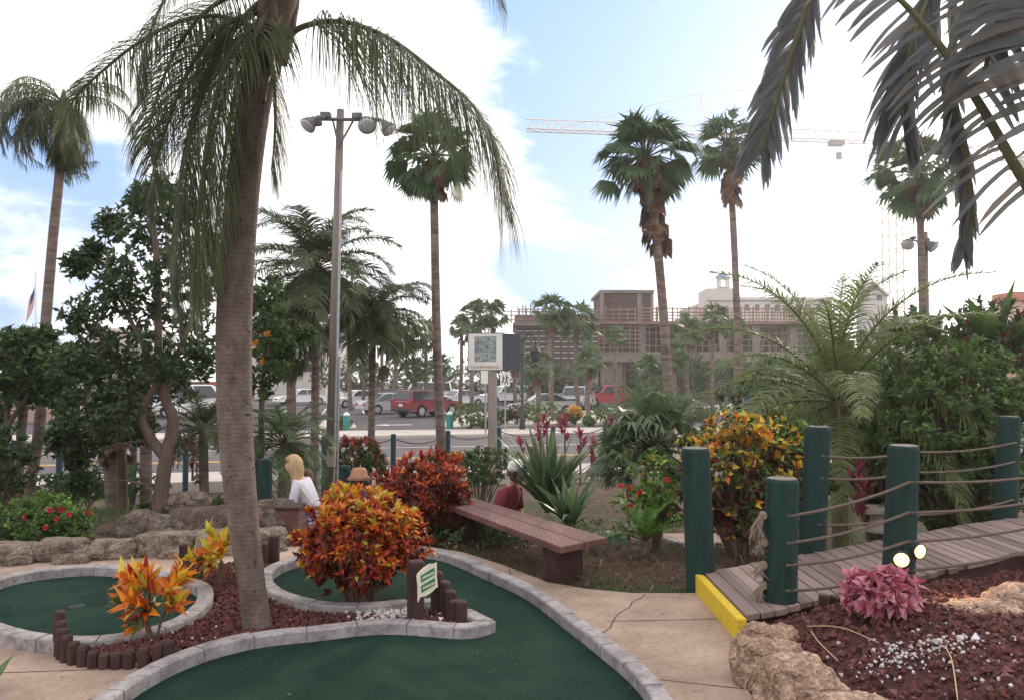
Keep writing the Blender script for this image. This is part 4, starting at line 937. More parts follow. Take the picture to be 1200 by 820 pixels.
hfrond([(335, 10, 5.0), (318, 50, 4.8), (322, 110, 4.78), (322, 160, 4.78), (318, 200, 4.78)], 60, .42, 2.4, .3)
hfrond([(318, -10, 5.1), (240, -70, 5.1), (170, -95, 5.15), (110, -75, 5.2), (80, -35, 5.2)], 70, .38, 2.2, .3)
hfrond([(330, -20, 5.0), (295, -60, 4.7), (250, -60, 4.5), (205, -20, 4.35), (175, 40, 4.3), (160, 100, 4.3)], 90, .42, 2.2, .3)
hfrond([(342, -20, 5.0), (400, -90, 5.05), (470, -120, 5.05), (530, -95, 5.0), (572, -40, 5.0), (590, 10, 5.0)], 90, .42, 2.3, .4)
hfrond([(340, -30, 5.0), (390, -70, 4.6), (440, -75, 4.4), (480, -50, 4.3)], 70, .36, 2.3, .4)
hfrond([(338, -30, 5.0), (340, -90, 5.5), (330, -110, 6.0), (320, -80, 6.4), (318, -20, 6.6)], 70, .5, 2.3, .4)
hfrond([(318, 5, 5.0), (275, 35, 4.95), (240, 95, 4.95), (218, 170, 4.95), (205, 250, 4.95), (198, 320, 4.95)], 90, .6, 2.4, .35)
hfrond([(318, 15, 4.95), (272, 60, 4.7), (250, 130, 4.62), (236, 215, 4.6), (228, 300, 4.6), (226, 350, 4.6)], 90, .55, 2.4, .35)
hfrond([(322, -5, 5.0), (262, 0, 5.1), (215, 45, 5.2), (185, 110, 5.25), (172, 170, 5.3)], 80, .5, 2.4, .35)
# boots: old leaf bases hugging the trunk top
o = MB()
for k in range(16):
    a = rr.uniform(0, 6.28); py_ = rr.uniform(0, 95); p = at(328 - py_ * .24, py_, 5.0); r_ = .098
    o.tube([p + V((math.cos(a), math.sin(a), -1.2)) * r_, p + V((math.cos(a) * 1.12, math.sin(a) * 1.12, .2)) * r_, p + V((math.cos(a) * 1.5, math.sin(a) * 1.5, 1.6)) * r_], [.02, .034, .008], 6)
o.build('leaf_bases', M['bark'], hp, sm=True)

# ------------- other palms
feather_palm('wind blown palm with a ragged leaning crown against the sky at far left', [at(28, 590, 13) + V((0, 0, -.3)), at(36, 560, 13), at(46, 500, 13), at(52, 400, 13), at(62, 280, 13), at(70, 200, 13), at(74, 122, 13)], (.10, .065), 30, 1.5, 3.1, 60, .5, .014, 2.8, 51,
             (-1.1, .9), az=lambda i, rr: 3.3 + rr.gauss(0, 1.0) if i % 3 else i * 2.4, rings=.03, hang=.6)
feather_palm('feather palm with dense arching fronds right of the light pole', [at(435, 555, 19), at(435, 525, 19), at(436, 450, 19), at(437, 372, 19)], (.095, .08), 32, 1.85, 2.0, 60, .55, .034, 1.5, 52, (-.5, 1.2), rings=.02)
feather_palm('taller feather palm partly hidden behind the light pole', [at(368, 560, 17), at(369, 500, 17), at(370, 400, 17), at(371, 315, 17)], (.10, .08), 34, 2.05, 1.7, 60, .58, .034, 1.3, 53, (-.75, 1.35), rings=.02)
feather_palm('shaggy dark palm left of the light pole behind the leafy branch', [at(342, 560, 16), at(342, 500, 16), at(340, 400, 16), at(340, 372, 16)], (.10, .09), 28, 1.35, 2.0, 56, .45, .03, 1.9, 54, (-1.1, .9))
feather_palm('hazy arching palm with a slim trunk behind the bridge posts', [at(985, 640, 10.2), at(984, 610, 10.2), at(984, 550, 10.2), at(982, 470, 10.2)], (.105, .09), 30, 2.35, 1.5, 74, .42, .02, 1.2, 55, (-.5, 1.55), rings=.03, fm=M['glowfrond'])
feather_palm('bushy pygmy palm behind the woman in the white cardigan', [at(330, 590, 11.5), at(331, 560, 11.5), at(333, 520, 11.5)], (.07, .06), 30, 1.0, 1.9, 56, .24, .014, .9, 56, (-.5, 1.35), name='pygmy_palm', shaft=False, fm=M['palmetto'])
feather_palm('dark pygmy palm left of the leaning palm trunk', [at(240, 600, 11), at(239, 560, 11), at(238, 505, 11)], (.07, .06), 26, .95, 2.0, 50, .24, .014, 1.0, 57, (-.5, 1.35), name='pygmy_palm', shaft=False)
feather_palm('small bright green cycad on the slope below the bench', [at(756, 655, 7.2), at(756, 645, 7.2), at(756, 634, 7.2)], (.035, .04), 13, .46, .9, 40, .10, .011, .3, 58, (.35, 1.4), name='cycad', shaft=False, fm=M['cycad'])
fan_palm('tall fan palm hung with brown dead leaves, left of the two in the centre', [at(786, 540, 22), at(784, 470, 22), at(776, 350, 22), at(766, 250, 22), at(757, 185, 22)], (.165, .12), 1.55, 52, 61, 1.2, skirt_len=1.5)
fan_palm('tall slender fan palm before the crane jib, right of the two in the centre', [at(868, 520, 30), at(866, 440, 30), at(861, 300, 30), at(856, 210, 30), at(853, 172, 30)], (.17, .12), 1.5, 40, 62, 1.0, skirt_len=1.3)
fan_palm('fan palm behind the drooping front frond with a dark skirt', [at(519, 560, 20), at(517, 520, 20), at(512, 400, 20), at(509, 250, 20), at(508, 185, 20)], (.15, .105), 1.25, 42, 63, .9, skirt_len=.6)
fan_palm('hazy fan palm high against the bright sky at right', [at(1084, 520, 26), at(1082, 400, 26), at(1079, 280, 26), at(1078, 205, 26)], (.14, .11), 1.6, 34, 64, 1.2, skirt_len=.6)
fan_palm('fan palm with thin dark shaggy trunk at the far left edge', [at(22, 575, 12.5), at(24, 520, 12.5), at(30, 450, 12.5), at(32, 415, 12.5)], (.06, .07), .5, 30, 65, 1.2)
fan_palm('low palmetto clump spreading beside the yellow topped croton', [at(765, 575, 11), at(765, 555, 11), at(766, 530, 11)], (.1, .1), 1.0, 46, 66, 0, name='palmetto', nb=24, leafm=M['palmetto'], sm_el=(-.35, 1.4))
fan_palm('second palmetto clump leaning over the slope by the old stump', [at(742, 590, 10.4), at(742, 572, 10.4), at(742, 552, 10.4)], (.09, .09), .62, 30, 67, 0, name='palmetto', nb=24, leafm=M['palmetto'], sm_el=(-.2, 1.4))
FAR = [ # px of the trunk, crown y, foot y, D, crown px radius, label
 (556, 368, 470, 56, 21, 'paired fan palm above the sign, left one'), (576, 367, 470, 57, 20, 'paired fan palm above the sign, right one'), (646, 362, 476, 50, 24, 'fan palm left of the pair before the wooden scaffold deck'),
 (677, 377, 476, 51, 25, 'fan palm right of the pair before the wooden scaffold deck'), (409, 374, 470, 60, 13, 'fan palm with small crown showing right of the light pole'), (467, 398, 465, 58, 22, 'bushy fan palm behind the white van'),
 (498, 392, 465, 60, 20, 'fan palm rising over the red off-roader'), (541, 383, 465, 62, 15, 'small fan palm left of the sign'), (448, 392, 465, 64, 15, 'fan palm seen between trunks over the silver saloon'), (808, 385, 480, 48, 20, 'fan palm left of the slender palm by the grey column'),
 (838, 372, 480, 50, 19, 'fan palm against the cupola building'), (790, 412, 480, 46, 18, 'short fan palm beside the tall skirted trunk'), (862, 385, 490, 52, 15, 'fan palm behind the slender palm trunk'), (690, 420, 476, 49, 19, 'fan palm over the red pickup'),
 (628, 425, 480, 44, 20, 'low fan palm over the maroon car'), (762, 430, 482, 47, 20, 'low fan palm right of the red pickup'), (515, 425, 468, 56, 16, 'short fan palm behind the red off-roader'), (604, 415, 470, 58, 18, 'fan palm right of the sign'), (722, 392, 470, 55, 14, 'fan palm before the tower block of the building site'),
 (425, 420, 470, 62, 17, 'short fan palm behind the white saloon'), (486, 430, 468, 60, 17, 'short green fan palm beside the white van'), (900, 430, 492, 42, 20, 'fan palm near the blue cabin'), (572, 420, 470, 60, 14, 'fan palm hidden by the sign cabinet'), (395, 388, 470, 57, 13, 'leaning fan palm left of the small crowned one')]
for i, (px, cy, fy, D_, rp, lb) in enumerate(FAR):
    b0 = at(px + rnd.uniform(-3, 3), fy, D_); b0.z = -1.0; tpz = at(px, cy + rp * .15, D_); R_ = rp * D_ / FPX * 1.12
    fan_palm(lb, [b0, b0.lerp(tpz, .5) + V((rnd.uniform(-.25, .25), 0, 0)), tpz], (.17, .13), R_, 32, 100 + i, .35 if i % 3 else 0, group='fan palms round the car park', nb=9, leafm=M['farfan'], stiff=.45)
# ------------- broadleaf trees
def leafy_tree(label, limbs, clusters, nleaf, Ln, W, mats, seed, mf=lambda rr: 0, name='leafy_tree', group=None, ntip=5, sp=.75):
    rr = random.Random(seed); th = thing(name, label, 'tree', limbs[0][0][0], group); t = MB()
    for li, (pts_, r0, r1) in enumerate(limbs):
        if li == 0: pts_ = [V((pts_[0].x, pts_[0].y, min(pts_[0].z - .02, H(pts_[0].x, pts_[0].y) - .1)))] + list(pts_)
        C_ = catmull(pts_, 6); n = len(C_); t.tube(C_, [r0 + (r1 - r0) * i / (n - 1) for i in range(n)], 9)
    c = MB(); org = V(limbs[-1][0][-1])
    for (p, r) in clusters:
        p = V(p)
        near = min((q for pts_, _, _ in limbs for q in pts_[1:]), key=lambda q: (V(q) - p).length)
        t.tube([V(near), V(near).lerp(p, .5) + V((rr.gauss(0, .06), rr.gauss(0, .06), .05)), p], [.022, .014, .006], 5)
        for k in range(nleaf):
            d = V((rr.gauss(0, 1), rr.gauss(0, 1), rr.gauss(0, 1))).normalized(); q = p + d * (r * rr.random() ** .5) * (1 + .3 * mnoise.noise(d * 2 + p))
            rosette(c, q, d + V((0, 0, .2)), ntip, Ln, W, 1.2, lambda f: mf(rr), rr)
    t.build('trunk', M['bark'], th, sm=True); c.build('crown', mats, th); return th
T0 = at(186, 610, 10.3)
cl = []
rr = random.Random(71)
for (px, py, r) in ((190, 225, .18), (165, 235, .2), (205, 250, .22), (135, 265, .2), (175, 280, .25), (110, 300, .16), (90, 310, .12), (150, 320, .28), (200, 315, .3), (235, 330, .25), (130, 350, .25), (180, 365, .3), (95, 370, .2), (225, 385, .28),
                    (110, 400, .26), (150, 410, .3), (190, 420, .28), (120, 440, .28), (85, 425, .2), (160, 455, .3), (100, 470, .26), (135, 480, .28), (210, 450, .2), (80, 500, .2), (110, 515, .22), (160, 500, .2), (90, 535, .16), (70, 515, .14), (240, 420, .2), (95, 565, .1), (245, 290, .2)):
    cl.append((at(px, py, 10.3 + rr.uniform(-.5, .6)), r))
leafy_tree('dark leafy tree with a twisted forked trunk beyond the pond', [([T0, at(190, 570, 10.3), at(196, 530, 10.3), at(203, 495, 10.3), at(192, 460, 10.3), at(186, 420, 10.3), at(185, 330, 10.3), at(180, 260, 10.3)], .115, .03),
            ([at(194, 535, 10.3), at(178, 515, 10.3), at(166, 490, 10.25), at(172, 468, 10.2), at(184, 440, 10.2), at(160, 390, 10.2), at(130, 330, 10.2)], .075, .02), ([at(190, 450, 10.3), at(215, 400, 10.3), at(235, 340, 10.3)], .05, .02)],
           [(p, r * 1.2) for p, r in cl], 64, .115, .056, [M['bigleaf']], 72)
cl = [(at(px, py, 12 + rr.uniform(-.4, .4)), r) for (px, py, r) in ((318, 340, .2), (312, 370, .24), (330, 395, .22), (310, 405, .25), (345, 400, .16), (322, 430, .22), (305, 450, .2), (360, 392, .1), (300, 355, .15), (335, 420, .12))]
tt = leafy_tree('leafy tree with a few orange flowers right of the leaning palm', [([at(305, 590, 12), at(306, 520, 12), at(308, 450, 12), at(314, 390, 12)], .07, .03)], cl, 30, .13, .065, [M['shrubleaf'], M['bigleaf']], 73, lambda rr: 0 if rr.random() < .45 else 1)
add_flowers(tt, ((308, 423), (314, 392), (300, 402)), 11.7, .07, M['orangeflower'], 8)
cl = [(at(px, py, 12 + rr.uniform(-.4, .4)), r * .9) for (px, py, r) in ((-10, 410, .4), (15, 425, .35), (45, 425, .34), (70, 430, .28), (85, 420, .18), (0, 450, .35), (30, 455, .3), (60, 455, .28), (75, 470, .18), (20, 400, .2), (50, 400, .2), (-12, 480, .3))]
leafy_tree('dense dark tree at the far left edge behind the wind blown palm', [([at(5, 590, 12), at(6, 520, 12), at(12, 460, 12), at(25, 430, 12)], .06, .03), ([at(8, 500, 12), at(40, 455, 12), at(70, 435, 12)], .04, .02)], [(p, r * 1.15) for p, r in cl], 60, .14, .065, [M['bigleaf'], M['shrubleaf']], 74, lambda rr: 0 if rr.random() < .6 else 1)
def thin_trunk(label, pts_, r0, r1, material, leaves=0, seed=1):
    th = thing('thin_trunk', label, 'tree', pts_[0], 'thin trunks by the pond'); t = MB(); pts_ = [V((pts_[0].x, pts_[0].y, min(pts_[0].z - .02, H(pts_[0].x, pts_[0].y) - .1)))] + list(pts_); C_ = catmull(pts_, 6); n = len(C_); t.tube(C_, [r0 + (r1 - r0) * i / (n - 1) for i in range(n)], 9); t.build('trunk', material, th, sm=True)
    rr = random.Random(seed); c = MB()
    for k in range(leaves):
        a = rr.uniform(0, 6.28); p = V(pts_[-1]) + V((rr.gauss(0, .1), rr.gauss(0, .1), rr.uniform(-.9, .05)))
        fan_leaf(c, p, V((math.cos(a) * .6, math.sin(a) * .6, -.8)), .25, rr, 5, 0, True)
    if leaves: c.build('dead_leaf_skirt', M['deadleaf'], th)
thin_trunk('shaggy trunk with orange brown dead leaves, left of the twisted tree', [at(133, 590, 12), at(131, 540, 12), at(128, 505, 12), at(126, 470, 12)], .11, .12, M['fartrunk'], 26, 3)
thin_trunk('slim dark trunk just right of the shaggy one', [at(144, 600, 11.5), at(143, 550, 11.5), at(141, 510, 11.5), at(140, 470, 11.5)], .07, .08, M['bark'], 12, 4)
thin_trunk('straight slim trunk close to the twisted tree', [at(171, 570, 14), at(171, 530, 14), at(170, 470, 14)], .1, .1, M['fartrunk'], 8, 5)
thin_trunk('old grey stump among the palmettos', [at(747, 600, 10), at(748, 580, 10), at(748, 545, 10)], .09, .085, M['signpost'], 0, 6)
thin_trunk('short grey post like stump behind the hibiscus', [at(768, 600, 9), at(768, 570, 9), at(768, 553, 9)], .09, .09, M['signpost'], 0, 7)

# ------------- pink ti plants
for i, (px, py, hgt, D_) in enumerate(((611, 521, .75, 14), (633, 505, .95, 14.4), (641, 492, 1.1, 14.8), (662, 497, 1.05, 14.6), (680, 510, .9, 14.2), (693, 522, .6, 13.8), (627, 530, .5, 13.6), (717, 492, 1.0, 15), (730, 497, .95, 15.2), (1003, 548, .5, 9.2), (1010, 572, .35, 9.0), (655, 545, .4, 13.5), (1188, 575, .5, 10.5), (226, 525, .5, 12.5))):
    top = at(px, py, D_); lb = ['pink ti plant at the left end of the row by the street', 'short pink ti plant second in the row by the street', 'tallest pink ti plant of the row, left of the fence post', 'pink ti plant right of the fence post', 'pink ti plant with stacked whorls in the row', 'dark pink ti plant at the right of the row', 'low maroon ti plant at the foot of the row',
          'faint pink ti plant beside the palmetto', 'faint pink ti plant touching the palmetto leaves', 'bright crimson ti plant beside the arching palm trunk', 'lower crimson ti plant beside the arching palm trunk', 'lowest maroon ti plant before the street', 'dark red ti plant at the right edge past the bridge', 'red flowered plant left of the leaning palm'][i]
    th = thing('ti_plant', lb, 'plant', top - V((0, 0, hgt)), 'pink ti plants'); st = MB(); st.tube([top - V((0, 0, hgt)), top - V((0, 0, hgt * .4)), top], [.02, .016, .012], 6); st.build('stem', M['bark'], th)
    lf = MB(); rq = random.Random(i)
    for k in range(3): rosette(lf, top - V((rq.gauss(0, .03), rq.gauss(0, .03), k * .13)), V((rq.gauss(0, .2), rq.gauss(0, .2), 1)), 12, .2 * (1 - .1 * k), .055, .95, lambda f: 0, rq)
    lf.build('leaves', M['pinkti'], th)

# ------------- shredded banana leaves overhead, the plant stands just outside the frame
rr = random.Random(81)
ST = V((2.55, 2.75, 0))
bp_ = thing('banana_plant', 'tall banana plant whose shredded leaves hang into the top right corner', 'plant', ST)
o = MB(); o.tube([ST + V((0, 0, -.1)), ST + V((.02, 0, .9)), ST + V((0, .05, 1.75))], [.13, .11, .07], 14); o.build('stem', M['bananastem'], bp_, sm=True)
def torn_leaf(P_, start, lp, side_dirs, seed, width=.055, gap=.75, droop=.9, r0=.022, nstrip=None):
    rr = random.Random(seed); C_ = catmull([V(p) for p in P_], 10); n = len(C_); o = MB()
    o.tube(C_, [r0 * (1 - .75 * i / (n - 1)) for i in range(n)], 7, 1)
    ln_tot = sum((C_[i + 1] - C_[i]).length for i in range(n - 1)); ns = nstrip or int(ln_tot * (1 - start) / width * 1.7)
    for i in range(ns):
        t = start + (1 - start) * (i + .5) / ns; f = min(n - 1.001, t * (n - 1)); k = int(f); p = C_[k].lerp(C_[k + 1], f - k); tg = (C_[min(n - 1, k + 1)] - C_[max(0, k - 1)]).normalized()
        u = (i + .5) / ns
        for sdv in side_dirs:
            if rr.random() > .78: continue
            L_ = lp(u) * rr.uniform(.7, 1.1); d = (V(sdv) + tg * .55 + V((rr.gauss(0, .07), rr.gauss(0, .12), rr.gauss(0, .07)))).normalized(); q = p.copy(); w0 = ln_tot * (1 - start) / ns * rr.uniform(.45, .9) / 2; rows = []
            side = tg - d * tg.dot(d); side = side.normalized()
            for j in range(6):
                v = j / 5; ww = w0 * (1.0 if v < .6 else 1.0 - (v - .6) * 1.5 * rr.uniform(.6, 1.3)) * (1 if j < 5 else .35); rows += [q - side * ww, q + side * ww]
                q = q + d * (L_ / 5); d = (d + V((rr.gauss(0, .05), rr.gauss(0, .05), -droop / 5))).normalized(); side = (side + V((0, rr.gauss(0, .15), 0))); side = (side - d * side.dot(d)).normalized()
            o.add(rows, [(2 * j, 2 * j + 1, 2 * j + 3, 2 * j + 2) for j in range(5)], 0)
    o.build('torn_leaf', [M['banana'], M['rachis']], bp_)
S1 = ST + V((0, .05, 1.7))
torn_leaf([S1, at(1180, -160, 3.1), at(1050, -150, 3.2), at(975, -60, 3.2), at(945, 10, 3.2), at(922, 80, 3.2), at(903, 140, 3.2), at(893, 178, 3.2)], .5, lambda u: .25 * (1 - .25 * u), ((-1, .1, -.3), (.4, .2, -.9)), 1, .05, droop=.9)
torn_leaf([S1, at(1300, 340, 2.8), at(1215, 235, 2.8), at(1150, 125, 2.85), at(1095, 45, 2.9), at(1045, -10, 2.95), at(985, -60, 3.0)], .32, lambda u: .36 * (1 - .35 * u), ((-.55, .1, -1), ), 2, .05, droop=.5, r0=.026)
torn_leaf([S1, at(1180, -40, 3.0), at(1110, -30, 3.1), at(1075, 30, 3.1), at(1060, 90, 3.1), at(1058, 140, 3.1)], .35, lambda u: .30, ((-.75, .1, -.7), (.3, .1, -1)), 3, .05, droop=.8)
torn_leaf([S1, at(1200, -20, 2.9), at(1130, 10, 2.95), at(1115, 90, 2.95), at(1128, 170, 2.95), at(1136, 235, 2.95), at(1128, 290, 2.95)], .42, lambda u: .20 * (1 - .3 * u), ((-.45, .05, -1), (.35, .05, -1)), 4, .06, droop=.4)
torn_leaf([S1, at(1260, 20, 2.7), at(1230, -40, 2.7), at(1190, -20, 2.7), at(1165, 40, 2.7), at(1150, 100, 2.7)], .3, lambda u: .26, ((-1, .1, -.25), (.9, .1, -.4)), 5, .06, droop=.7)
torn_leaf([S1, at(1250, 120, 2.6), at(1215, 30, 2.6), at(1190, -40, 2.6)], .2, lambda u: .3, ((-.7, .1, -.6), (.9, .1, .3)), 6, .07, droop=.5)

# banana like clump far right behind the rounded bush
th = blades('travellers_palm', 'clump of paddle shaped leaves above the rounded bush at right', 'plant', at(1163, 430, 15), 16, 1.6, .34, 1.1, M['shrubleaf'], 91)
bush('green_shrub', 'dark tangled foliage below the paddle shaped leaves', 'shrub', at(1165, 430, 15) + V((0, 0, -.4)), (1.6, 1.2, 1.7), 170, 8, .2, .08, [M['bigleaf'], M['crotdark']], lambda f, age, rr: 0 if rr.random() < .8 else 1, 92, 1.2)
bush('green_shrub', 'broad green bank of foliage under the light pole at right', 'shrub', at(1075, 470, 17) + V((0, 0, -.3)), (3.2, 1.5, 2.2), 260, 8, .22, .09, [M['shrubleaf'], M['palmetto']], lambda f, age, rr: rr.randrange(2), 93, 1.2)
bush('green_shrub', 'olive shrubbery filling the space behind the bridge palm', 'shrub', at(1000, 520, 19) + V((0, 0, -.3)), (4.5, 1.5, 2.6), 300, 8, .24, .09, [M['shrubleaf'], M['palmetto'], M['hedge']], lambda f, age, rr: rr.randrange(3), 94, 1.2)

# stone seat and small pedestal table beyond the bridge
c0 = at(1030, 612, 9.4)
th = thing('stone_table', 'pale stone pedestal seat half hidden behind the spotlight post', 'seat', (c0.x, c0.y, c0.z - .1))
o = MB(); o.lathe((c0.x, c0.y, c0.z - .1), [(.16, 0), (.11, .05), (.09, .16), (.13, .22)], 16); o.build('foot', M['sidewalk'], th, sm=True)
o = MB(); o.box((c0.x, c0.y, c0.z + .155), (.48, .34, .07)); bevel(o.build('top', M['sidewalk'], th), .015)
c0 = at(1026, 592, 10.2)
th = thing('garden_urn', 'small black flared urn on a stem beyond the stone seat', 'urn', (c0.x, c0.y, c0.z - .1))
o = MB(); o.lathe((c0.x, c0.y, c0.z - .12), [(.10, 0), (.05, .05), (.045, .14), (.13, .2), (.16, .24), (.13, .235)], 16); o.build('bowl', M['black'], th, sm=True)
# ------------------------------------------------------------------ street
O_ = V((1.4, 26, 0)); U_ = V((.98, .199, 0)).normalized(); W_ = V((-U_.y, U_.x, 0)); ZR = -.95
def strip(name, o0, o1, z, material, x0=-300, x1=300, kind='structure'):
    a = [O_ + U_ * x0 + W_ * o0, O_ + U_ * x1 + W_ * o0, O_ + U_ * x1 + W_ * o1, O_ + U_ * x0 + W_ * o1]
    m = MB(); m.add([(p.x, p.y, z) for p in a], [(0, 1, 2, 3)]); return tag(m.build(name, material), kind=kind)
def slab(name, o0, o1, z0, z1, material, x0=-300, x1=300):
    a = [O_ + U_ * x0 + W_ * o0, O_ + U_ * x1 + W_ * o0, O_ + U_ * x1 + W_ * o1, O_ + U_ * x0 + W_ * o1]
    m = MB(); m.prism([(p.x, p.y) for p in a], z0, z1); return tag(m.build(name, material), kind='structure')
strip('road', -3.6, 8.2, ZR, M['road'])
slab('pavement', -5.6, -3.6, -1.4, ZR + .12, M['sidewalk'])
slab('pavement', 8.2, 11.6, -1.4, ZR + .12, M['sidewalk'])
strip('road_marking_line', -.16, -.04, ZR + .004, M['paintyellow']); strip('road_marking_line', .08, .20, ZR + .004, M['paintyellow'])
strip('road_marking_line', 3.75, 3.87, ZR + .004, M['paintwhite']); strip('road_marking_line', -3.2, -3.08, ZR + .004, M['paintwhite'])
strip('car_park', 11.6, 70, ZR + .02, M['asphalt'], -90, 60)
m = MB()
for k in range(-30, 14):
    for (o0, o1) in ((30, 35), (35.2, 40)):
        a = O_ + U_ * (k * 2.8) + W_ * o0; b_ = O_ + U_ * (k * 2.8) + W_ * o1; m.add([(p.x, p.y, ZR + .024) for p in (a - U_ * .05, a + U_ * .05, b_ + U_ * .05, b_ - U_ * .05)], [(0, 1, 2, 3)])
tag(m.build('car_park_bay_lines', M['paintwhite']), kind='structure')
q = gp(455, 498, ZR); m = MB(); s_ = [(0, -.5), (.9, 0), (0, .5), (0, .18), (-1.2, .18), (-1.2, -.18), (0, -.18)]; m.add([V((q.x, q.y, ZR + .026)) + U_ * a * -1 + W_ * b_ for a, b_ in s_], [(0, 1, 2, 3, 4, 5, 6)]); tag(m.build('car_park_arrow_marking', M['paintwhite']), kind='structure')
# planting islands of pale sand
def island(pxpoly, h=.1):
    m = MB(); m.prism([(gp(px, py, ZR).x, gp(px, py, ZR).y) for px, py in pxpoly], ZR - .2, ZR + .02 + h); return tag(m.build('planting_island', M['sand']), kind='structure')
island([(518, 503), (700, 497), (742, 489), (730, 482), (560, 484), (525, 492)])
island([(370, 505), (418, 503), (412, 494), (380, 494)])
island([(770, 486), (1000, 482), (1000, 470), (850, 474)])
# shrubs on the islands
isl = [(550, 497, 38, 1.25, 2.1, 'bushy pale green shrub left of the sign post', 0), (635, 499, 38, 1.3, 2.2, 'tall olive shrub right of the street lamp', 0), (605, 494, 41, 1.0, 1.4, 'dark reddish shrub behind the street lamp', 1), (588, 497, 41, .8, 1.3, 'dark upright shrub just right of the sign post', 2),
       (712, 490, 41, 1.1, 2.0, 'round green shrub before the red pickup', 0), (660, 494, 41, .55, .7, 'low crimson shrub on the sand island', 3), (673, 493, 41, .9, .9, 'yellow and orange flowering shrub on the sand island', 4), (570, 500, 37.5, .5, 1.3, 'low green mound beside the sign post', 0), (810, 488, 40, .9, 1.8, 'dark shrub at the car park exit', 2),
       (402, 499, 38, .5, .9, 'low green shrub by the left bollard', 0), (690, 497, 39, .5, .6, 'small olive tuft at the tip of the sand island', 0), (840, 490, 39, 1.3, 2.6, 'long green shrub bank right of the car park exit', 2)]
for i, (px, py, D_, h, wd, lb, kd) in enumerate(isl):
    b0 = at(px, py, D_); b0.z = ZR + .1
    ms = {0: [M['shrubleaf'], M['limeleaf']], 1: [M['crotdark'], M['hedge']], 2: [M['hedge'], M['shrubleaf']], 3: [M['crotred'], M['pinkti']], 4: [M['shrubleaf'], M['orangeflower'], M['crotyellow']]}[kd]
    bush('island_shrub', lb, 'shrub', b0, (wd, wd * .8, h), 120, 8, .16, .06, ms, (lambda f, age, rr: 0 if rr.random() < .7 else 1) if kd != 4 else (lambda f, age, rr: 0 if age < .6 else 1 + rr.randrange(2)), 200 + i, 1.2, group='shrubs on the car park islands')
BACK = [(420, 452, 82, 3.2, 9, 'green thicket behind the white saloon'), (500, 452, 88, 3.6, 10, 'green thicket behind the white van'), (590, 455, 84, 3.0, 8, 'green thicket behind the sign post'), (655, 458, 70, 2.6, 7, 'green thicket before the scaffolded wing'), (800, 474, 62, 3.2, 8, 'green thicket beneath the building site floor'), (880, 476, 60, 2.6, 7, 'green thicket left of the blue cabin'),
        (960, 470, 55, 3.4, 9, 'green thicket behind the arching palm'), (160, 470, 60, 3.5, 12, 'green thicket behind the twisted tree'), (-10, 470, 60, 3.2, 10, 'green thicket at the far left across the street'), (1130, 460, 50, 3.5, 12, 'green thicket behind the rounded bush')]
for i, (px, py, D_, h, wd, lb) in enumerate(BACK):
    b0 = at(px, py, D_); b0.z = -1.0; h *= 1.45; wd *= 1.15
    bush('thicket', lb, 'shrubs', b0, (wd, wd * .4, h), 420, 9, .36, .12, [M['shrubleaf'], M['palmetto'], M['hedge']], lambda f, age, rr: rr.randrange(3), 300 + i, 1.2, group='thickets behind the car park', lump=.4)
# chain fence of blue green posts along the near pavement
FP = [(-70, 522), (15, 519), (70, 517), (157, 515), (218, 512), (300, 511), (380, 510), (461, 508), (525, 504), (585, 500), (648, 498), (709, 496), (768, 494), (826, 492)]
fw = []
for i, (px, py) in enumerate(FP):
    x_w = None; D_ = 1.33 * FPX / (py - HOR); top = at(px, py, D_); fw.append(top)
    o = MB(); o.tube([(0, 0, -1.35), (0, 0, -.03), (0, 0, 0)], [.062, .062, .05], 12); ob = o.build('fence_post', M['postblue']); ob.location = top
    tag(ob, ['blue green chain fence post off the left edge', 'leftmost visible blue green fence post', 'blue green fence post left of the tree crown', 'blue green fence post among the thin trunks', 'blue green fence post left of the leaning palm', 'fence post hidden behind the pygmy palm', 'fence post hidden behind the light pole', 'short blue green fence post over the red topped hedge', 'blue green fence post against the dark skirted palm trunk', 'blue green fence post right of the sign post', 'blue green fence post amid the pink ti plants', 'blue green fence post left of the palmetto', 'fence post behind the palmetto', 'fence post behind the yellow croton'][i], 'post', 'chain fence posts along the street')
for i in range(len(fw) - 1):
    a, b_ = fw[i] + V((0, 0, -.1)), fw[i + 1] + V((0, 0, -.1)); o = MB(); o.tube([a.lerp(b_, t / 10) + V((0, 0, -.17 * 4 * (t / 10) * (1 - t / 10))) for t in range(11)], .014, 6)
    tag(o.build('fence_chain', M['rope'], sm=True), 'sagging fence chain, span %s' % ['at the far left', 'left of the tree crown', 'among the tree leaves', 'between the thin trunks and the leaning palm', 'behind the leaning palm', 'behind the pygmy palm', 'left of the feather palm trunk', 'above the red croton', 'between skirted palm and sign post', 'right of the sign post', 'above the sword leaved clump', 'behind the palmetto leaves', 'behind the yellow croton'][i], 'chain', 'chains of the street fence')
# bollards
for i, (px, py, D_) in enumerate(((406, 502, 37), (527, 500, 38), (715, 492, 43), (793, 491, 43), (873, 489, 43))):
    b0 = at(px, py, D_); b0.z = ZR + .1; th = thing('bollard', ['teal bollard with pale cap by the feather palm trunk', 'teal bollard with pale cap beside the skirted palm trunk', 'teal bollard with pale cap before the red pickup', 'teal bollard with pale cap right of the car park exit', 'teal bollard with pale cap behind the yellow croton'][i], 'bollard', b0, 'bollards of the car park')
    o = MB(); o.lathe(b0, [(.17, -.2), (.17, .62), (.15, .66)], 16); o.build('body', M['teal'], th); o = MB(); o.lathe(b0, [(.155, .66), (.15, .70), (.09, .78), (.02, .81)], 16); o.build('cap', M['whitetop'], th)
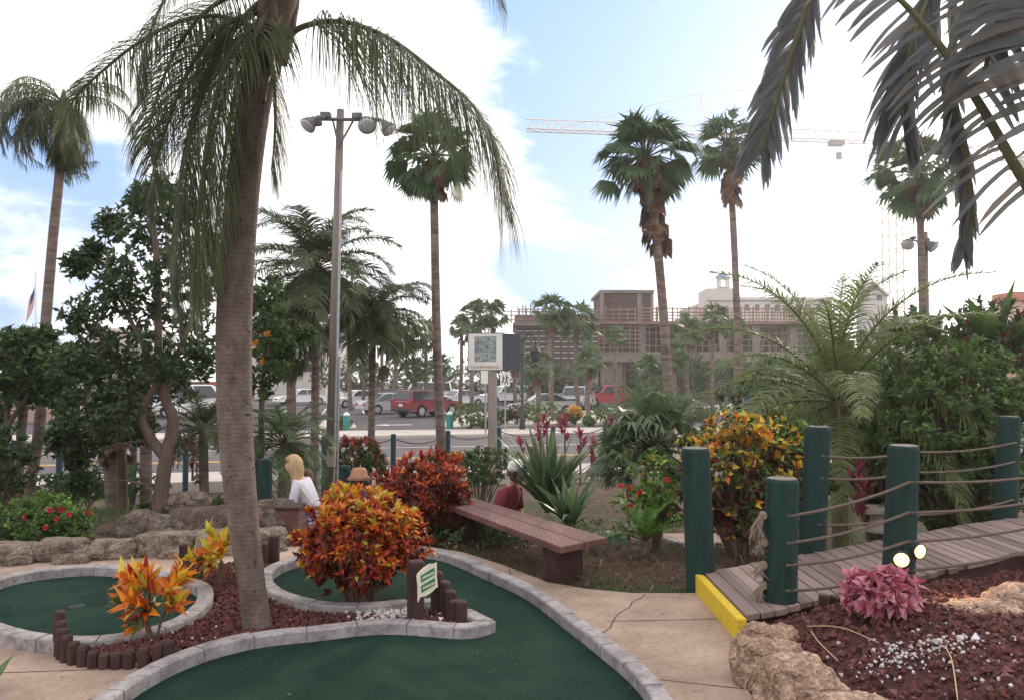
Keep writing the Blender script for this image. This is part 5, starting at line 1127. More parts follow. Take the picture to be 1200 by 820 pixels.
# lantern on a post across the street
b0 = at(612, 500, 37); b0.z = ZR + .12; zt = at(612, 394, 37).z
th = thing('street_lamp', 'dark green post with two hanging lanterns across the street', 'street lamp', b0)
o = MB(); o.lathe(b0, [(.14, 0), (.12, .5), (.075, .6), (.06, zt - b0.z - .2), (.04, zt - b0.z)], 12); o.build('post', mat('lampgreen', (.03, .05, .05), (.04, .065, .065), 5, .6), th, sm=True)
for s in (-1, 1):
    o = MB(); t0 = V((b0.x, b0.y, zt - .35)); P_ = [t0, t0 + V((s * .2, 0, .35)), t0 + V((s * .5, 0, .4)), t0 + V((s * .62, 0, .15)), t0 + V((s * .62, 0, -.1))]
    o.tube(catmull(P_, 5), .03, 6); ar = o.build('arm', M['black'], th, sm=True); o = MB(); o.lathe(P_[-1] + V((0, 0, -.75)), [(.06, 0), (.2, .1), (.24, .5), (.12, .68), (.03, .78)], 10); o.build('lantern', M['black'], ar)
# sign cabinet on a timber post
b0 = at(577, 575, 16.5); sc_ = at(569, 412, 16.5)
th = thing('sign_cabinet', 'pale framed picture sign in a dark cabinet on a timber post', 'sign', (b0.x, b0.y, b0.z))
o = MB(); zt = at(577, 433, 16.5).z; o.box((b0.x, b0.y, (b0.z - .6 + zt) / 2), (.175, .175, zt - b0.z + .6), 0, .1); bevel(o.build('post', M['signpost'], th), .012)
px_m = 16.5 / FPX; fwid, fht = 40.5 * px_m, 42 * px_m; rz = R(-8); fx = V((math.cos(rz), math.sin(rz), 0)); fn = V((fx.y, -fx.x, 0)); cen = at(569, 412, 16.45)
def onface(mb, x0, x1, z0, z1, d0, d1, m=0):
    vs = [cen + fx * x + fn * d + V((0, 0, z)) for d in (d0, d1) for x, z in ((x0, z0), (x1, z0), (x1, z1), (x0, z1))]
    mb.add(vs, [(4, 5, 6, 7), (3, 2, 1, 0), (0, 1, 5, 4), (1, 2, 6, 5), (2, 3, 7, 6), (3, 0, 4, 7)], m)
o = MB()
sv = [(fwid / 2, 0), (fwid / 2 + .30, -.55), (-fwid / 2 + .28, -.55), (-fwid / 2, 0)]
vs = [cen + fx * x - fn * (-d) + V((0, 0, z)) for z in (-fht / 2, fht / 2) for x, d in sv]
o.add(vs, [(3, 2, 1, 0), (4, 5, 6, 7), (0, 1, 5, 4), (1, 2, 6, 5), (2, 3, 7, 6), (3, 0, 4, 7)]); o.build('cabinet', M['signside'], th)
o = MB(); onface(o, -fwid / 2, fwid / 2, -fht / 2, fht / 2, .004, .02); fo = o.build('sign_face', M['signwhite'], th)
o = MB(); onface(o, -fwid * .32, fwid * .32, -fht * .28, fht * .42, .0215, .024); o.build('picture', M['signpic'], fo)
o = MB(); onface(o, -fwid / 2 + .02, fwid / 2 - .02, -fht * .47, -fht * .375, .0215, .023, 0)
rq = random.Random(3); a = -fwid / 2 + .05
while a < fwid / 2 - .07:
    w_ = rq.uniform(.014, .03); onface(o, a, a + w_ * .45, -fht * .455, -fht * .39, .0235, .025, 1); onface(o, a + w_ * .45, a + w_, -fht * rq.choice((.455, .42)), -fht * .39 if rq.random() < .6 else -fht * .41, .0235, .025, 1); a += w_ + rq.choice((.008, .008, .03))
o.build('text_line', [M['cream'], M['signbrown']], fo)
o = MB()
for (x0, x1, z0, z1) in ((-fwid / 2 - .012, fwid / 2 + .012, fht / 2, fht / 2 + .016), (-fwid / 2 - .012, fwid / 2 + .012, -fht / 2 - .016, -fht / 2), (-fwid / 2 - .014, -fwid / 2, -fht / 2 - .002, fht / 2 + .002), (fwid / 2, fwid / 2 + .014, -fht / 2 - .002, fht / 2 + .002)): onface(o, x0, x1, z0, z1, .0, .026)
o.build('frame', M['signside'], th)
# small pedestrian sign beyond
b0 = at(592, 500, 36); b0.z = ZR + .1; c0 = at(592, 443.5, 36)
th = thing('pedestrian_sign', 'small white sign with black walking figures right of the sign post', 'sign', b0)
o = MB(); o.box((c0.x, c0.y + .05, (b0.z + c0.z) / 2), (.06, .06, c0.z - b0.z)); o.build('post', M['metalgrey'], th)
o = MB(); o.box((c0.x, c0.y, c0.z), (.44, .03, .62)); pn = o.build('panel', M['signwhite'], th)
o = MB()
for (dx, s) in ((-.09, .8), (.06, 1.0)):
    y = c0.y - .02; o.lathe((c0.x + dx, y, c0.z + .2 * s), [(.001, -.04 * s), (.035 * s, 0), (.001, .04 * s)], 8); o.bar((c0.x + dx, y, c0.z + .15 * s), (c0.x + dx, y, c0.z - .05 * s), .028 * s); o.bar((c0.x + dx, y, c0.z - .04 * s), (c0.x + dx - .07 * s, y, c0.z - .24 * s), .02 * s); o.bar((c0.x + dx, y, c0.z - .04 * s), (c0.x + dx + .07 * s, y, c0.z - .24 * s), .02 * s); o.bar((c0.x + dx, y, c0.z + .12 * s), (c0.x + dx + .1 * s, y, c0.z + .0 * s), .017 * s)
o.build('walking_figures', M['black'], pn)
b0 = at(569, 500, 34); b0.z = ZR + .1; c0 = at(569, 441, 34)
th = thing('notice_board', 'plain white notice panel half hidden by the timber sign post', 'sign', b0)
o = MB(); o.box((c0.x, c0.y + .05, (b0.z + c0.z) / 2), (.07, .06, c0.z - b0.z)); o.build('post', M['metalgrey'], th); o = MB(); o.box((c0.x, c0.y, c0.z), (.4, .03, .6)); o.build('panel', M['signwhite'], th)
# the tall floodlight pole
def floodlight_pole(label, foot, top, r, lamps, boxes, D_, arm_px, ppx):
    th = thing('floodlight_pole', label, 'light pole', foot); o = MB(); o.tube([foot, foot.lerp(top, .5), top], [r, r * .85, r * .68], 14); o.build('pole', M['lamppole'], th, sm=True)
    o = MB(); a = at(arm_px[0][0], arm_px[0][1], D_ - r - .03); b_ = at(arm_px[1][0], arm_px[1][1], D_ - r - .03); o.tube([a, b_], .03, 6); m_ = at(ppx, arm_px[0][1] + (32 if D_ < 20 else 10), D_ - r - .03); m2_ = at(2 * ppx - arm_px[0][0] + 3, arm_px[0][1], D_ - r - .03)
    o.tube([a.lerp(b_, .12), m_], .018, 5); o.tube([m2_, m_], .018, 5); o.build('crossarm', M['lampgrey'], th)
    for px, py, s, ax in lamps:
        c = at(px, py, D_ - .25); ax = V(ax).normalized(); o = MB(); k = s * D_ / FPX; o.lathe(c - ax * k * .6, [(k * .25, -k * .75), (k * .42, -k * .55), (k * .5, -.25 * k), (k * .82, .25 * k), (k, .75 * k), (k * 1.03, .95 * k)], 16, 0, ax); lh = o.build('lamp_head', M['lampgrey'], th, sm=True)
        o = MB(); o.lathe(c - ax * k * .6, [(k * .97, .965 * k), (k * .7, 1.12 * k), (k * .2, 1.2 * k)], 16, 0, ax); o.build('lens', M['lampglass'], lh, sm=True)
        o = MB(); ne = a if abs(px - arm_px[0][0]) < abs(px - arm_px[1][0]) else b_; o.tube([c - ax * k * 1.2, ne], .03, 6); o.build('lamp_bracket', M['lampgrey'], th)
    for px, py in boxes:
        c = at(px, py, D_ - .1); o = MB(); o.box(c, (.17, .16, .10)); bevel(o.build('ballast_box', M['lampgrey'], th), .02)
    return th
fp = floodlight_pole('tall timber floodlight pole with four lamp heads behind the leaning palm', at(386, 600, 13), at(399, 129, 13), .092, ((362, 146, 9.5, (-.45, -.5, -.75)), (430, 146, 10.5, (.25, -.7, -.7)), (455, 151, 9, (.6, -.2, -.8)), (372, 143, 6, (-.2, .7, -.5))), ((382, 136), (419, 137)), 13, ((382, 140), (446, 141)), 397)
o = MB(); a, b_ = at(391, 590, 12.88), at(400, 200, 12.88); o.tube([a, b_], .022, 8); a, b_ = at(395, 590, 12.88), at(397.5, 420, 12.88); o.tube([a, b_], .018, 8); o.build('conduit', M['metalgrey'], fp)
o = MB(); c = at(388.5, 535, 12.8); o.box(c, (.13, .12, .32)); bevel(o.build('meter_box', M['signpost'], fp), .01)
floodlight_pole('hazy floodlight pole with two lamp heads beside the far fan palm', at(1087, 520, 28), at(1084, 272, 28), .13, ((1064, 286, 7, (-.5, -.6, -.7)), (1093, 289, 7, (.5, -.6, -.7))), ((1070, 279), (1086, 281)), 28, ((1070, 282), (1088, 283)), 1084)
# flag
b0 = at(42, 470, 60); b0.z = -1; tp_ = at(42, 318, 60); th = thing('flagpole', 'white pole with a limp striped flag at far left', 'flag', b0)
o = MB(); o.tube([b0, tp_], .06, 8); o.build('pole', M['signwhite'], th)
o = MB(); P0 = tp_ + V((-.06, 0, -.8)); nst = 9
for i in range(nst):
    for k in range(6):
        def fpnt(u, v): return P0 + V((-u * 1.0 * (.55 + .2 * v), .12 * math.sin(u * 7), -v * 1.6 - u * 2.2))
        u0, u1, v0, v1 = k / 6, (k + 1) / 6, i / nst, (i + 1) / nst
        o.add([fpnt(u0, v0), fpnt(u1, v0), fpnt(u1, v1), fpnt(u0, v1)], [(0, 1, 2, 3)], 2 if (k < 3 and i < 4) else i % 2)
o.build('flag', [M['flagred'], M['signwhite'], M['capblue']], th)
# ------------------------------------------------------------------ vehicles
CARPAINT = {'white': paint('car_white', (.80, .80, .80)), 'silver': paint('car_silver', (.40, .41, .43)), 'red': paint('car_red', (.21, .014, .024)), 'brightred': paint('car_brightred', (.48, .035, .04)), 'maroon': paint('car_maroon', (.22, .03, .06)), 'blue': paint('car_blue', (.05, .08, .2)), 'dark': paint('car_dark', (.07, .075, .085))}
PROFILES = {  # side outline from the front (x=0) to the back: body, then glasshouse (fractions of length, metres high)
 'saloon': dict(L=4.6, W=1.78, body=[(0, .32), (0, .62), (.04, .72), (.25, .86), (.30, .90), (.82, .95), (.98, .90), (1, .70), (1, .34)], gh=[(.27, .90), (.42, 1.38), (.50, 1.44), (.66, 1.42), (.85, .95)], wheels=(.19, .80), r=.32),
 'suv': dict(L=4.6, W=1.82, body=[(0, .42), (0, .82), (.03, .92), (.24, 1.02), (.28, 1.06), (.97, 1.10), (1, 1.0), (1, .46)], gh=[(.26, 1.06), (.38, 1.62), (.44, 1.70), (.93, 1.70), (.985, 1.10)], wheels=(.19, .79), r=.38),
 'van': dict(L=5.4, W=2.0, body=[(0, .40), (0, .90), (.03, 1.0), (.17, 1.12), (.20, 1.15), (.98, 1.18), (1, 1.1), (1, .42)], gh=[(.18, 1.15), (.28, 1.92), (.33, 2.02), (.96, 2.04), (.99, 1.18)], wheels=(.17, .79), r=.37),
 'pickup': dict(L=5.6, W=1.95, body=[(0, .50), (0, .95), (.02, 1.02), (.24, 1.10), (.27, 1.14), (.99, 1.16), (1, 1.1), (1, .52)], gh=[(.25, 1.14), (.35, 1.76), (.39, 1.82), (.55, 1.82), (.585, 1.16)], wheels=(.17, .77), r=.42)}
def car(kind, colour, px, py, D_, heading, label, name='parked_car'):
    P_ = PROFILES[kind]; b0 = at(px, py, D_); b0.z = ZR + .02; L_, W = P_['L'], P_['W']; hw = W / 2
    th = thing(name, label, {'saloon': 'car', 'suv': 'car', 'van': 'van', 'pickup': 'pickup truck'}[kind], b0, 'cars in the car park', R(heading)); ORG[th.name] = (0, 0, 0)
    X = lambda f: L_ / 2 - f * L_
    def arc(r, cx, z0, n=9, pad=.06): return [(cx + (r + pad) * math.cos(math.pi * k / n), z0 + (r + pad) * math.sin(math.pi * k / n)) for k in range(n + 1)]
    # body outline with wheel arches
    top = [(X(f), z) for f, z in P_['body']]; low = []
    r = P_['r']
    for f in reversed(P_['wheels']):
        cx = X(f); seg = arc(r, cx, r); low += [(x, max(z, P_['body'][0][1] - .04)) for x, z in reversed(seg)]
    outline = top + low
    m = MB(); n = len(outline); rows = []
    for y, ins in ((-hw + .07, .035), (-hw, 0), (hw, 0), (hw - .07, .035)):
        cz = .75; rows += [(x * (1 - ins * .3), y, z - (ins * 1.2 if z > .8 else 0)) for x, z in outline]
    fs = []
    for k in range(3):
        for i in range(n): j = (i + 1) % n; fs.append((k * n + i, k * n + j, (k + 1) * n + j, (k + 1) * n + i))
    fs += [tuple(range(n)), tuple(reversed(range(3 * n, 4 * n)))]
    m.add(rows, fs)
    g = P_['gh']; tum = .17
    def ghp(f, z, s, out=0): 
        z0 = g[0][1]; zt = max(q[1] for q in g); k = (z - z0) / (zt - z0); return (X(f), s * (hw - .06 - tum * max(0, k) + out), z)
    rows = [ghp(f, z - (0.06 if i in (0, len(g) - 1) else 0), s) for s in (-1, 1) for i, (f, z) in enumerate(g)]; k = len(g)
    m.add(rows, [tuple(range(k)), tuple(reversed(range(k, 2 * k)))] + [(i, i + k, (i + 1) % k + k, (i + 1) % k) for i in range(k)])
    body = m.build('body', CARPAINT[colour], th)
    bm = bmesh.new(); bm.from_mesh(body.data); bmesh.ops.recalc_face_normals(bm, faces=bm.faces); bm.to_mesh(body.data); bm.free(); bevel(body, .035, 2)
    # glass
    gl = MB()
    def lerp2(a, b, t): return (a[0] + (b[0] - a[0]) * t, a[1] + (b[1] - a[1]) * t)
    zt = max(q[1] for q in g) - .07; zb = g[0][1] + .05
    def xf(z): a, b = g[0], g[1]; return a[0] + (b[0] - a[0]) * (z - a[1]) / (b[1] - a[1])
    def xb(z): a, b = g[-1], g[-2]; return a[0] + (b[0] - a[0]) * (z - a[1]) / (b[1] - a[1])
    nwin = 3 if kind in ('suv', 'van') else (2 if kind != 'pickup' else 1)
    for s in (-1, 1):
        a0, a1, b0_, b1 = xf(zb) + .03, min(xf(zt) + .03, xf(g[1][1]) + .06), xb(zb) - .02, xb(zt) - .02
        for w_ in range(nwin):
            u0, u1 = w_ / nwin + .012, (w_ + 1) / nwin - .012
            q = [ghp(a0 + (b0_ - a0) * u0, zb, s, .012), ghp(a0 + (b0_ - a0) * u1, zb, s, .012), ghp(a1 + (b1 - a1) * u1, zt, s, .012), ghp(a1 + (b1 - a1) * u0, zt, s, .012)]
            gl.add(q, [(0, 1, 2, 3) if s > 0 else (3, 2, 1, 0)])
    gl.build('side_window', M['glassdark'], th)
    def screen(nm, fA, zA, fB, zB, off):
        o = MB(); q = []
        for f, z, s in ((fA, zA, -1), (fA, zA, 1), (fB, zB, 1), (fB, zB, -1)):
            x, y, zz = ghp(f, z, s, -.07); q.append((x + off, y, zz + .012))
        o.add(q, [(0, 1, 2, 3) if off > 0 else (3, 2, 1, 0)]); o.build(nm, M['glassdark'], th)
    screen('windscreen', xf(zb), zb, xf(g[1][1] - .03), g[1][1] - .03, .018); screen('rear_window', xb(zb), zb, xb(g[-2][1] - .05), g[-2][1] - .05, -.018)
    for f in P_['wheels']:
        for s in (-1, 1):
            c = V((X(f), s * (hw - .12), r)); o = MB(); o.tube([c - V((0, .11, 0)), c - V((0, .09, 0)), c + V((0, .09, 0)), c + V((0, .11, 0))], [r * .9, r, r, r * .9], 22); wh = o.build('wheel', M['tyre'], th)
            o = MB(); o.tube([c + V((0, s * .105, 0)), c + V((0, s * .118, 0))], [r * .64, r * .58], 18); o.build('rim', M['rim'], wh)
    zl = P_['body'][1][1]
    for s in (-1, 1):
        o = MB(); o.box((L_ / 2 - .01, s * (hw - .28), zl - .06), (.06, .38, .15)); bevel(o.build('headlight', M['headlamp'], th), .02)
        o = MB(); o.box((-L_ / 2 + .01, s * (hw - .2), P_['body'][-2][1] - .02), (.06, .26, .22 if kind in ('saloon', 'pickup') else .34)); bevel(o.build('tail_light', M['taillamp'], th), .02)
        o = MB(); o.box((X(xf(zb)) - .18, s * (hw + .06), zb + .06), (.13, .2, .13)); bevel(o.build('mirror', CARPAINT[colour], th), .03)
    for sx, nm in ((1, 'front_bumper'), (-1, 'rear_bumper')):
        o = MB(); o.box((sx * (L_ / 2 - .02), 0, P_['body'][0][1] + .08), (.16, W - .12, .2)); bevel(o.build(nm, M['plastic'] if kind in ('suv', 'pickup') else CARPAINT[colour], th), .04)
    o = MB(); o.box((L_ / 2 - .004, 0, zl - .08), (.04, W * .42, .16)); o.build('grille', M['plastic'], th)
    o = MB(); o.box((-L_ / 2 + .0, 0, P_['body'][0][1] + .36), (.03, .32, .15)); o.build('number_plate', M['signwhite'], th)
    if kind == 'suv':
        o = MB()
        for s in (-1, 1): o.bar((X(.46), s * (hw - .32), 1.75), (X(.9), s * (hw - .32), 1.75), .025)
        o.build('roof_rail', M['plastic'], th)
    if kind == 'pickup':
        o = MB(); o.box((X(.79), 0, 1.17), (L_ * .36, W - .34, .03)); o.build('load_bed', M['plastic'], th)
    return th
car('saloon', 'white', 418, 475, 66, 218, 'white saloon facing the street left of the feather palm trunk')
car('saloon', 'silver', 459, 484, 55, 32, 'silver saloon between the palm trunk and the red off-roader')
car('suv', 'red', 500, 490, 51, 52, 'red boxy off-roader with its back to the street')
car('van', 'white', 497, 466, 76, 186, 'long white van parked behind the red off-roader')
car('saloon', 'blue', 450, 470, 78, 40, 'dark blue car behind the silver saloon')
car('saloon', 'white', 545, 462, 86, 200, 'white saloon at the back, left of the sign post')
car('saloon', 'white', 538, 474, 68, 215, 'low white car nose-on behind the dark skirted palm trunk')
car('saloon', 'silver', 637, 485, 53, 190, 'rounded silver car half hidden by the island shrubs')
car('saloon', 'maroon', 640, 466, 72, 200, 'maroon car with a pale windscreen behind the silver one')
car('suv', 'white', 592, 468, 74, 205, 'white car at the back right of the sign post')
car('saloon', 'silver', 606, 468, 80, 170, 'pale silver car tucked behind the lantern post')
car('pickup', 'brightred', 718, 476, 66, 188, 'bright red pickup by the car park exit', 'pickup_truck')
car('pickup', 'silver', 676, 478, 60, 255, 'silver truck nose-on left of the red pickup', 'pickup_truck')
car('saloon', 'white', 353, 465, 72, 215, 'white car left of the floodlight pole by the pale building')
car('van', 'white', 228, 496, 50, 20, 'white van seen through fronds left of the leaning palm', 'parked_van')
car('suv', 'dark', 20, 480, 52, 190, 'dark car behind the thin trunks at far left')
car('saloon', 'white', 575, 462, 90, 180, 'white saloon hidden behind the timber sign post')

# ------------------------------------------------------------------ building site and the houses behind
def bx(name, parent, px0, px1, py0, py1, D_, dep, material, mb=None, m=0):
    a = at(px0, py1, D_); b_ = at(px1, py0, D_); o = mb or MB(); z0, z1 = a.z, b_.z
    o.box(((a.x + b_.x) / 2, D_ + dep / 2, (z0 + z1) / 2), (b_.x - a.x, dep, z1 - z0), m)
    return o if mb else o.build(name, material, parent)
D0 = 82; g0 = at(780, 480, D0); g0.z = -1
cs = thing('building_under_construction', 'raw concrete building with brown formwork, scaffold decks and a dark tower block', 'building', g0)
bx('tower_block', cs, 706, 762, 343, 378, D0 + 2, 9, M['formwork'])
o = MB()
for a, b_ in ((704, 707.5), (747, 752), (763, 766)): bx('', None, a, b_, 342, 378, D0 + 1.7, .5, None, o)
bx('', None, 703, 767, 340, 343.5, D0 + 1.6, 9.6, None, o); o.build('tower_frame', M['conc_build'], cs)
bx('upper_floor_slab', cs, 700, 955, 376.5, 380, D0 - .6, 14, M['scaff'])
bx('formwork_wall', cs, 701, 752, 380, 412, D0 + .3, 12, M['formwork'])
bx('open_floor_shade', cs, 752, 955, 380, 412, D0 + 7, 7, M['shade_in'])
bx('floor_beam', cs, 704, 955, 412, 424, D0, 13, M['conc_build'])
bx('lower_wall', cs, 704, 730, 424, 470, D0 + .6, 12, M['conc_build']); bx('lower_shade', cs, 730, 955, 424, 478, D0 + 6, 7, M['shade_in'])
for px in (752, 847, 886, 930, 955):
    bx('column', cs, px - 4, px + 5, 380, 412, D0 + .2, .9, M['conc_build']); bx('column', cs, px - 4, px + 5, 424, 480, D0 + .2, .9, M['conc_build'])
# left wing
bx('wing_slab', cs, 603, 702, 370, 378.5, D0 - 1, 14, M['scaff']); bx('wing_edge', cs, 601, 703, 378.5, 381.5, D0 - 1.2, 14, M['conc_build']); bx('wing_wall', cs, 603, 701, 381.5, 474, D0 + .2, 12, M['conc_build'])
for i in range(11):
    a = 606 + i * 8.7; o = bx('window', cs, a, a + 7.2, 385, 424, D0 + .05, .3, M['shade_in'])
    f = MB()
    for k in range(6): bx('', None, a + .4, a + 6.8, 387.5 + k * 6.2, 388.6 + k * 6.2, D0 - .05, .08, None, f)
    f.build('louvre', M['whitewall'], o)
# scaffold rails and props
def rails(name, px0, px1, py0, py1, nb, D_, rows=3, jit=1.0):
    o = MB(); rq = random.Random(int(px0))
    for i in range(nb + 1):
        px = px0 + (px1 - px0) * i / nb + rq.uniform(-jit, jit); o.bar(at(px, py1 + 1, D_), at(px, py0 - rq.uniform(0, 3), D_), .06)
    for k in range(rows):
        py = py0 + (py1 - py0) * (k + .3) / rows; o.bar(at(px0, py + rq.uniform(-.6, .6), D_ - .06), at(px1, py + rq.uniform(-.6, .6), D_ - .06), .055)
    o.build(name, M['scaff'], cs)
rails('guard_rail', 590, 700, 364, 378, 12, D0 - 1.2, 3); rails('guard_rail', 700, 745, 362, 377, 5, D0 - .8, 3); rails('guard_rail', 752, 955, 361, 377, 22, D0 - .8, 4)
rails('prop', 752, 955, 362, 377, 60, D0 + 3, 1, 2.5); rails('prop', 606, 700, 360, 371, 16, D0 + 4, 1, 2.5); rails('scaffold', 701, 752, 381, 411, 7, D0 - .2, 6); rails('scaffold', 754, 955, 381, 411, 26, D0 + .5, 4); rails('scaffold', 732, 955, 426, 476, 14, D0 + .4, 2)
# cupola building
D1 = 120; th = thing('cupola_building', 'white long building with a small blue roofed cupola behind the site', 'building', (at(850, 400, D1).x, D1, -1))
bx('wall', th, 829, 975, 352, 470, D1, 20, M['whitewall']); bx('tower', th, 829, 866, 338, 352.2, D1 - .3, 6, M['whitewall'])
c0 = at(847.5, 338, D1 + 1.5); u = D1 / FPX; o = MB()
for sx in (-1, 1):
    for sy in (-1, 1): o.box((c0.x + sx * 5 * u, c0.y + sy * 5 * u, c0.z + 5.5 * u), (2 * u, 2 * u, 11 * u))
o.box((c0.x, c0.y, c0.z + .8 * u), (13.5 * u, 13.5 * u, 1.6 * u)); o.box((c0.x, c0.y, c0.z + 11 * u), (13 * u, 13 * u, 1.4 * u)); o.build('cupola', M['whitewall'], th)
o = MB(); o.tube([(c0.x, c0.y, c0.z + 11.8 * u), (c0.x, c0.y, c0.z + 20 * u), (c0.x, c0.y, c0.z + 23 * u)], [11 * u, 1 * u, .2 * u], 4); o.build('cupola_roof', M['bluetile'], th)
for i in range(8): bx('window', th, 873 + i * 12, 878 + i * 12, 357, 364, D1 - .1, .2, M['glassdark'])
bx('parapet', th, 866, 976, 348.5, 352, D1 - .3, 20.5, M['whitewall'])
# gabled white house to the right
D2 = 100; th = thing('gabled_house', 'white gabled house front seen left of the crane mast', 'house', (at(1030, 400, D2).x, D2, -1))
a, b_ = at(1015, 470, D2), at(1045, 352, D2); xm = at(1021, 340, D2); o = MB()
pr = [(at(1016, 470, D2).x, a.z), (at(1040, 470, D2).x, a.z), (at(1040, 349, D2).x, at(1040, 349, D2).z), (at(1021, 333, D2).x, at(1021, 333, D2).z), (at(1016, 338, D2).x, at(1016, 338, D2).z)]
o.add([(x, D2, z) for x, z in pr] + [(x, D2 + 3, z) for x, z in pr], [(0, 1, 2, 3, 4), (9, 8, 7, 6, 5)] + [(i, 5 + i, 5 + (i + 1) % 5, (i + 1) % 5) for i in range(5)]); o.build('wall', M['whitewall'], th)
o = MB(); 
for i0, i1 in ((2, 3), (3, 4)):
    p0, p1 = pr[i0], pr[i1]; o.add([(p0[0], D2 - .4, p0[1] + .12), (p1[0], D2 - .4, p1[1] + .12), (p1[0], D2 + 3.4, p1[1] + .12), (p0[0], D2 + 3.4, p0[1] + .12), (p0[0], D2 - .4, p0[1] + .4), (p1[0], D2 - .4, p1[1] + .4), (p1[0], D2 + 3.4, p1[1] + .4), (p0[0], D2 + 3.4, p0[1] + .4)], [(0, 1, 5, 4), (4, 5, 6, 7), (2, 3, 7, 6), (3, 2, 1, 0), (1, 2, 6, 5), (3, 0, 4, 7)])
o.build('roof', M['whitewall'], th); bx('window', th, 1028, 1034, 346, 352, D2 - .1, .2, M['glassdark'])
th = thing('pale_block', 'long pale flat roofed building behind the far light pole', 'building', (at(1080, 400, 105).x, 105, -1)); bx('wall', th, 1040.5, 1105, 372, 470, 105, 6, M['whitewall']); bx('roof_edge', th, 1040.2, 1106, 370, 372, 104.6, 7, M['conc_build'])
for i in range(4): bx('window', th, 1048 + i * 13, 1056 + i * 13, 380, 390, 104.9, .2, M['glassdark'])
th = thing('orange_house', 'orange rendered house with a red roof at the right edge', 'house', (at(1195, 400, 60).x, 60, -1)); bx('wall', th, 1188, 1260, 352, 470, 60, 2, M['orangewall']); bx('roof', th, 1187, 1265, 342, 352, 59.7, 2.6, M['redroof']); bx('window', th, 1191, 1197, 372, 386, 59.9, .2, M['glassdark']); bx('window', th, 1191, 1197, 398, 412, 59.9, .2, M['glassdark'])
# three storey pale block left
D3 = 95; th = thing('pale_apartment_block', 'cream three storey building with dark windows left of the floodlight pole', 'building', (at(360, 440, D3).x, D3, -1)); bx('wall', th, 290, 382, 384, 468, D3, 16, M['whitewall']); bx('roof', th, 288, 384, 380, 384, D3 - .4, 17, M['conc_build'])
for r_ in range(3):
    for k in range(3):
        w0 = bx('window', th, 300 + k * 28, 321 + k * 28, 398 + r_ * 14 - 2 * (r_ == 0), 407 + r_ * 14, D3 - .1, .2, M['glassdark'])
        f = MB(); bx('', None, 310 + k * 28, 311 + k * 28, 398 + r_ * 14 - 2 * (r_ == 0), 407 + r_ * 14, D3 - .16, .1, None, f); f.build('frame', M['whitewall'], w0)
th = thing('hotel_tower', 'far pale hotel tower glimpsed through the dark leafy tree', 'building', (at(135, 440, 150).x, 150, -1)); bx('wall', th, 100, 165, 385, 462, 150, 16, M['whitewall'])
for r_ in range(5):
    w0 = bx('balcony_band', th, 104, 161, 390 + r_ * 13, 396 + r_ * 13, 149.8, .3, M['tanwall'])
th = thing('boundary_wall', 'tan rendered wall across the street at left', 'wall', (at(40, 480, 44).x, 44, -1)); bx('panel', th, -60, 92, 455, 505, 44, .4, M['tanwall']); bx('coping', th, -61, 93, 452.5, 455, 43.95, .6, M['sidewalk'])
th = thing('boundary_wall', 'brown tiled low roof line above the white van', 'wall', (at(225, 480, 62).x, 62, -1)); bx('panel', th, 185, 262, 452, 486, 62, 3, M['tanwall']); bx('coping', th, 184, 263, 447, 452, 61.8, 3.4, M['redroof'])
# blue cabin and white board
th = thing('blue_cabin', 'bright blue boxy cabin beyond the shrubs right of the slender palm', 'cabin', (at(884, 480, 58).x, 58, -1)); bx('walls', th, 874, 896, 458, 492, 58, 2, M['bluepaint']); bx('roof', th, 873, 897, 455.5, 458, 57.9, 2.2, M['conc_build']); bx('door', th, 880, 890, 462, 492, 57.93, .1, M['capblue'])
th = thing('white_board', 'white board on a dark frame right of the blue cabin', 'sign', (at(915, 480, 57).x, 57, -1)); bx('panel', th, 907, 922, 457, 468, 57, .1, M['signwhite']); bx('post', th, 913, 915, 468, 492, 57, .1, M['black'])
# ------------------------------------------------------------------ tower crane
DC = 150; mx_ = at(1048, 400, DC); cr_ = thing('tower_crane', 'pale lattice tower crane with a long jib across the sky', 'crane', (mx_.x, DC, -1))
def lattice(name, A_, B_, w0, n, tri=False, dirs=None, r=.13):
    o = MB(); A_, B_ = V(A_), V(B_); ax = (B_ - A_); s1, s2 = dirs
    cs_ = [s1 * sx * w0 / 2 + s2 * sy * w0 / 2 for sx, sy in ((-1, -1), (1, -1), (1, 1), (-1, 1))] if not tri else [s1 * -w0 / 2, s1 * w0 / 2, s2 * w0 * 1.05]
    for c in cs_: o.bar(A_ + c, B_ + c, r)
    for i in range(n):
        p, q, h = A_ + ax * (i / n), A_ + ax * ((i + 1) / n), A_ + ax * ((i + .5) / n)
        for k in range(len(cs_)):
            c0_, c1_ = cs_[k], cs_[(k + 1) % len(cs_)]
            if tri and k > 0: o.bar(p + (c0_ if k == 1 else c1_), h + (c1_ if k == 1 else c0_), r * .6, n=3); o.bar(h + (c1_ if k == 1 else c0_), q + (c0_ if k == 1 else c1_), r * .6, n=3)
            else: o.bar(p + c0_, q + c1_, r * .6, n=3)
            if not tri: o.bar(p + c0_, p + c1_, r * .6, n=3)
    return o.build(name, M['craneyel'], cr_)
X_, Y_, Z_ = V((1, 0, 0)), V((0, 1, 0)), V((0, 0, 1))
jt, jb = at(616, 164, DC), at(1048, 168, DC)
lattice('mast', V((mx_.x, DC, -1)), V((mx_.x, DC, jb.z + 1)), 2.7, 18, False, (X_, Y_), .16)
jb2 = V((mx_.x, DC, jb.z)); jt2 = V((jt.x, DC - 6, jt.z)); jd = (jb2 - jt2).normalized()
lattice('jib', jt2, jb2, 1.9, 30, True, (Y_, Z_)); ce = at(1215, 186, DC + 2); lattice('counter_jib', jb2, V((ce.x, DC + 2, ce.z)), 1.7, 10, False, (Y_, Z_), .13)
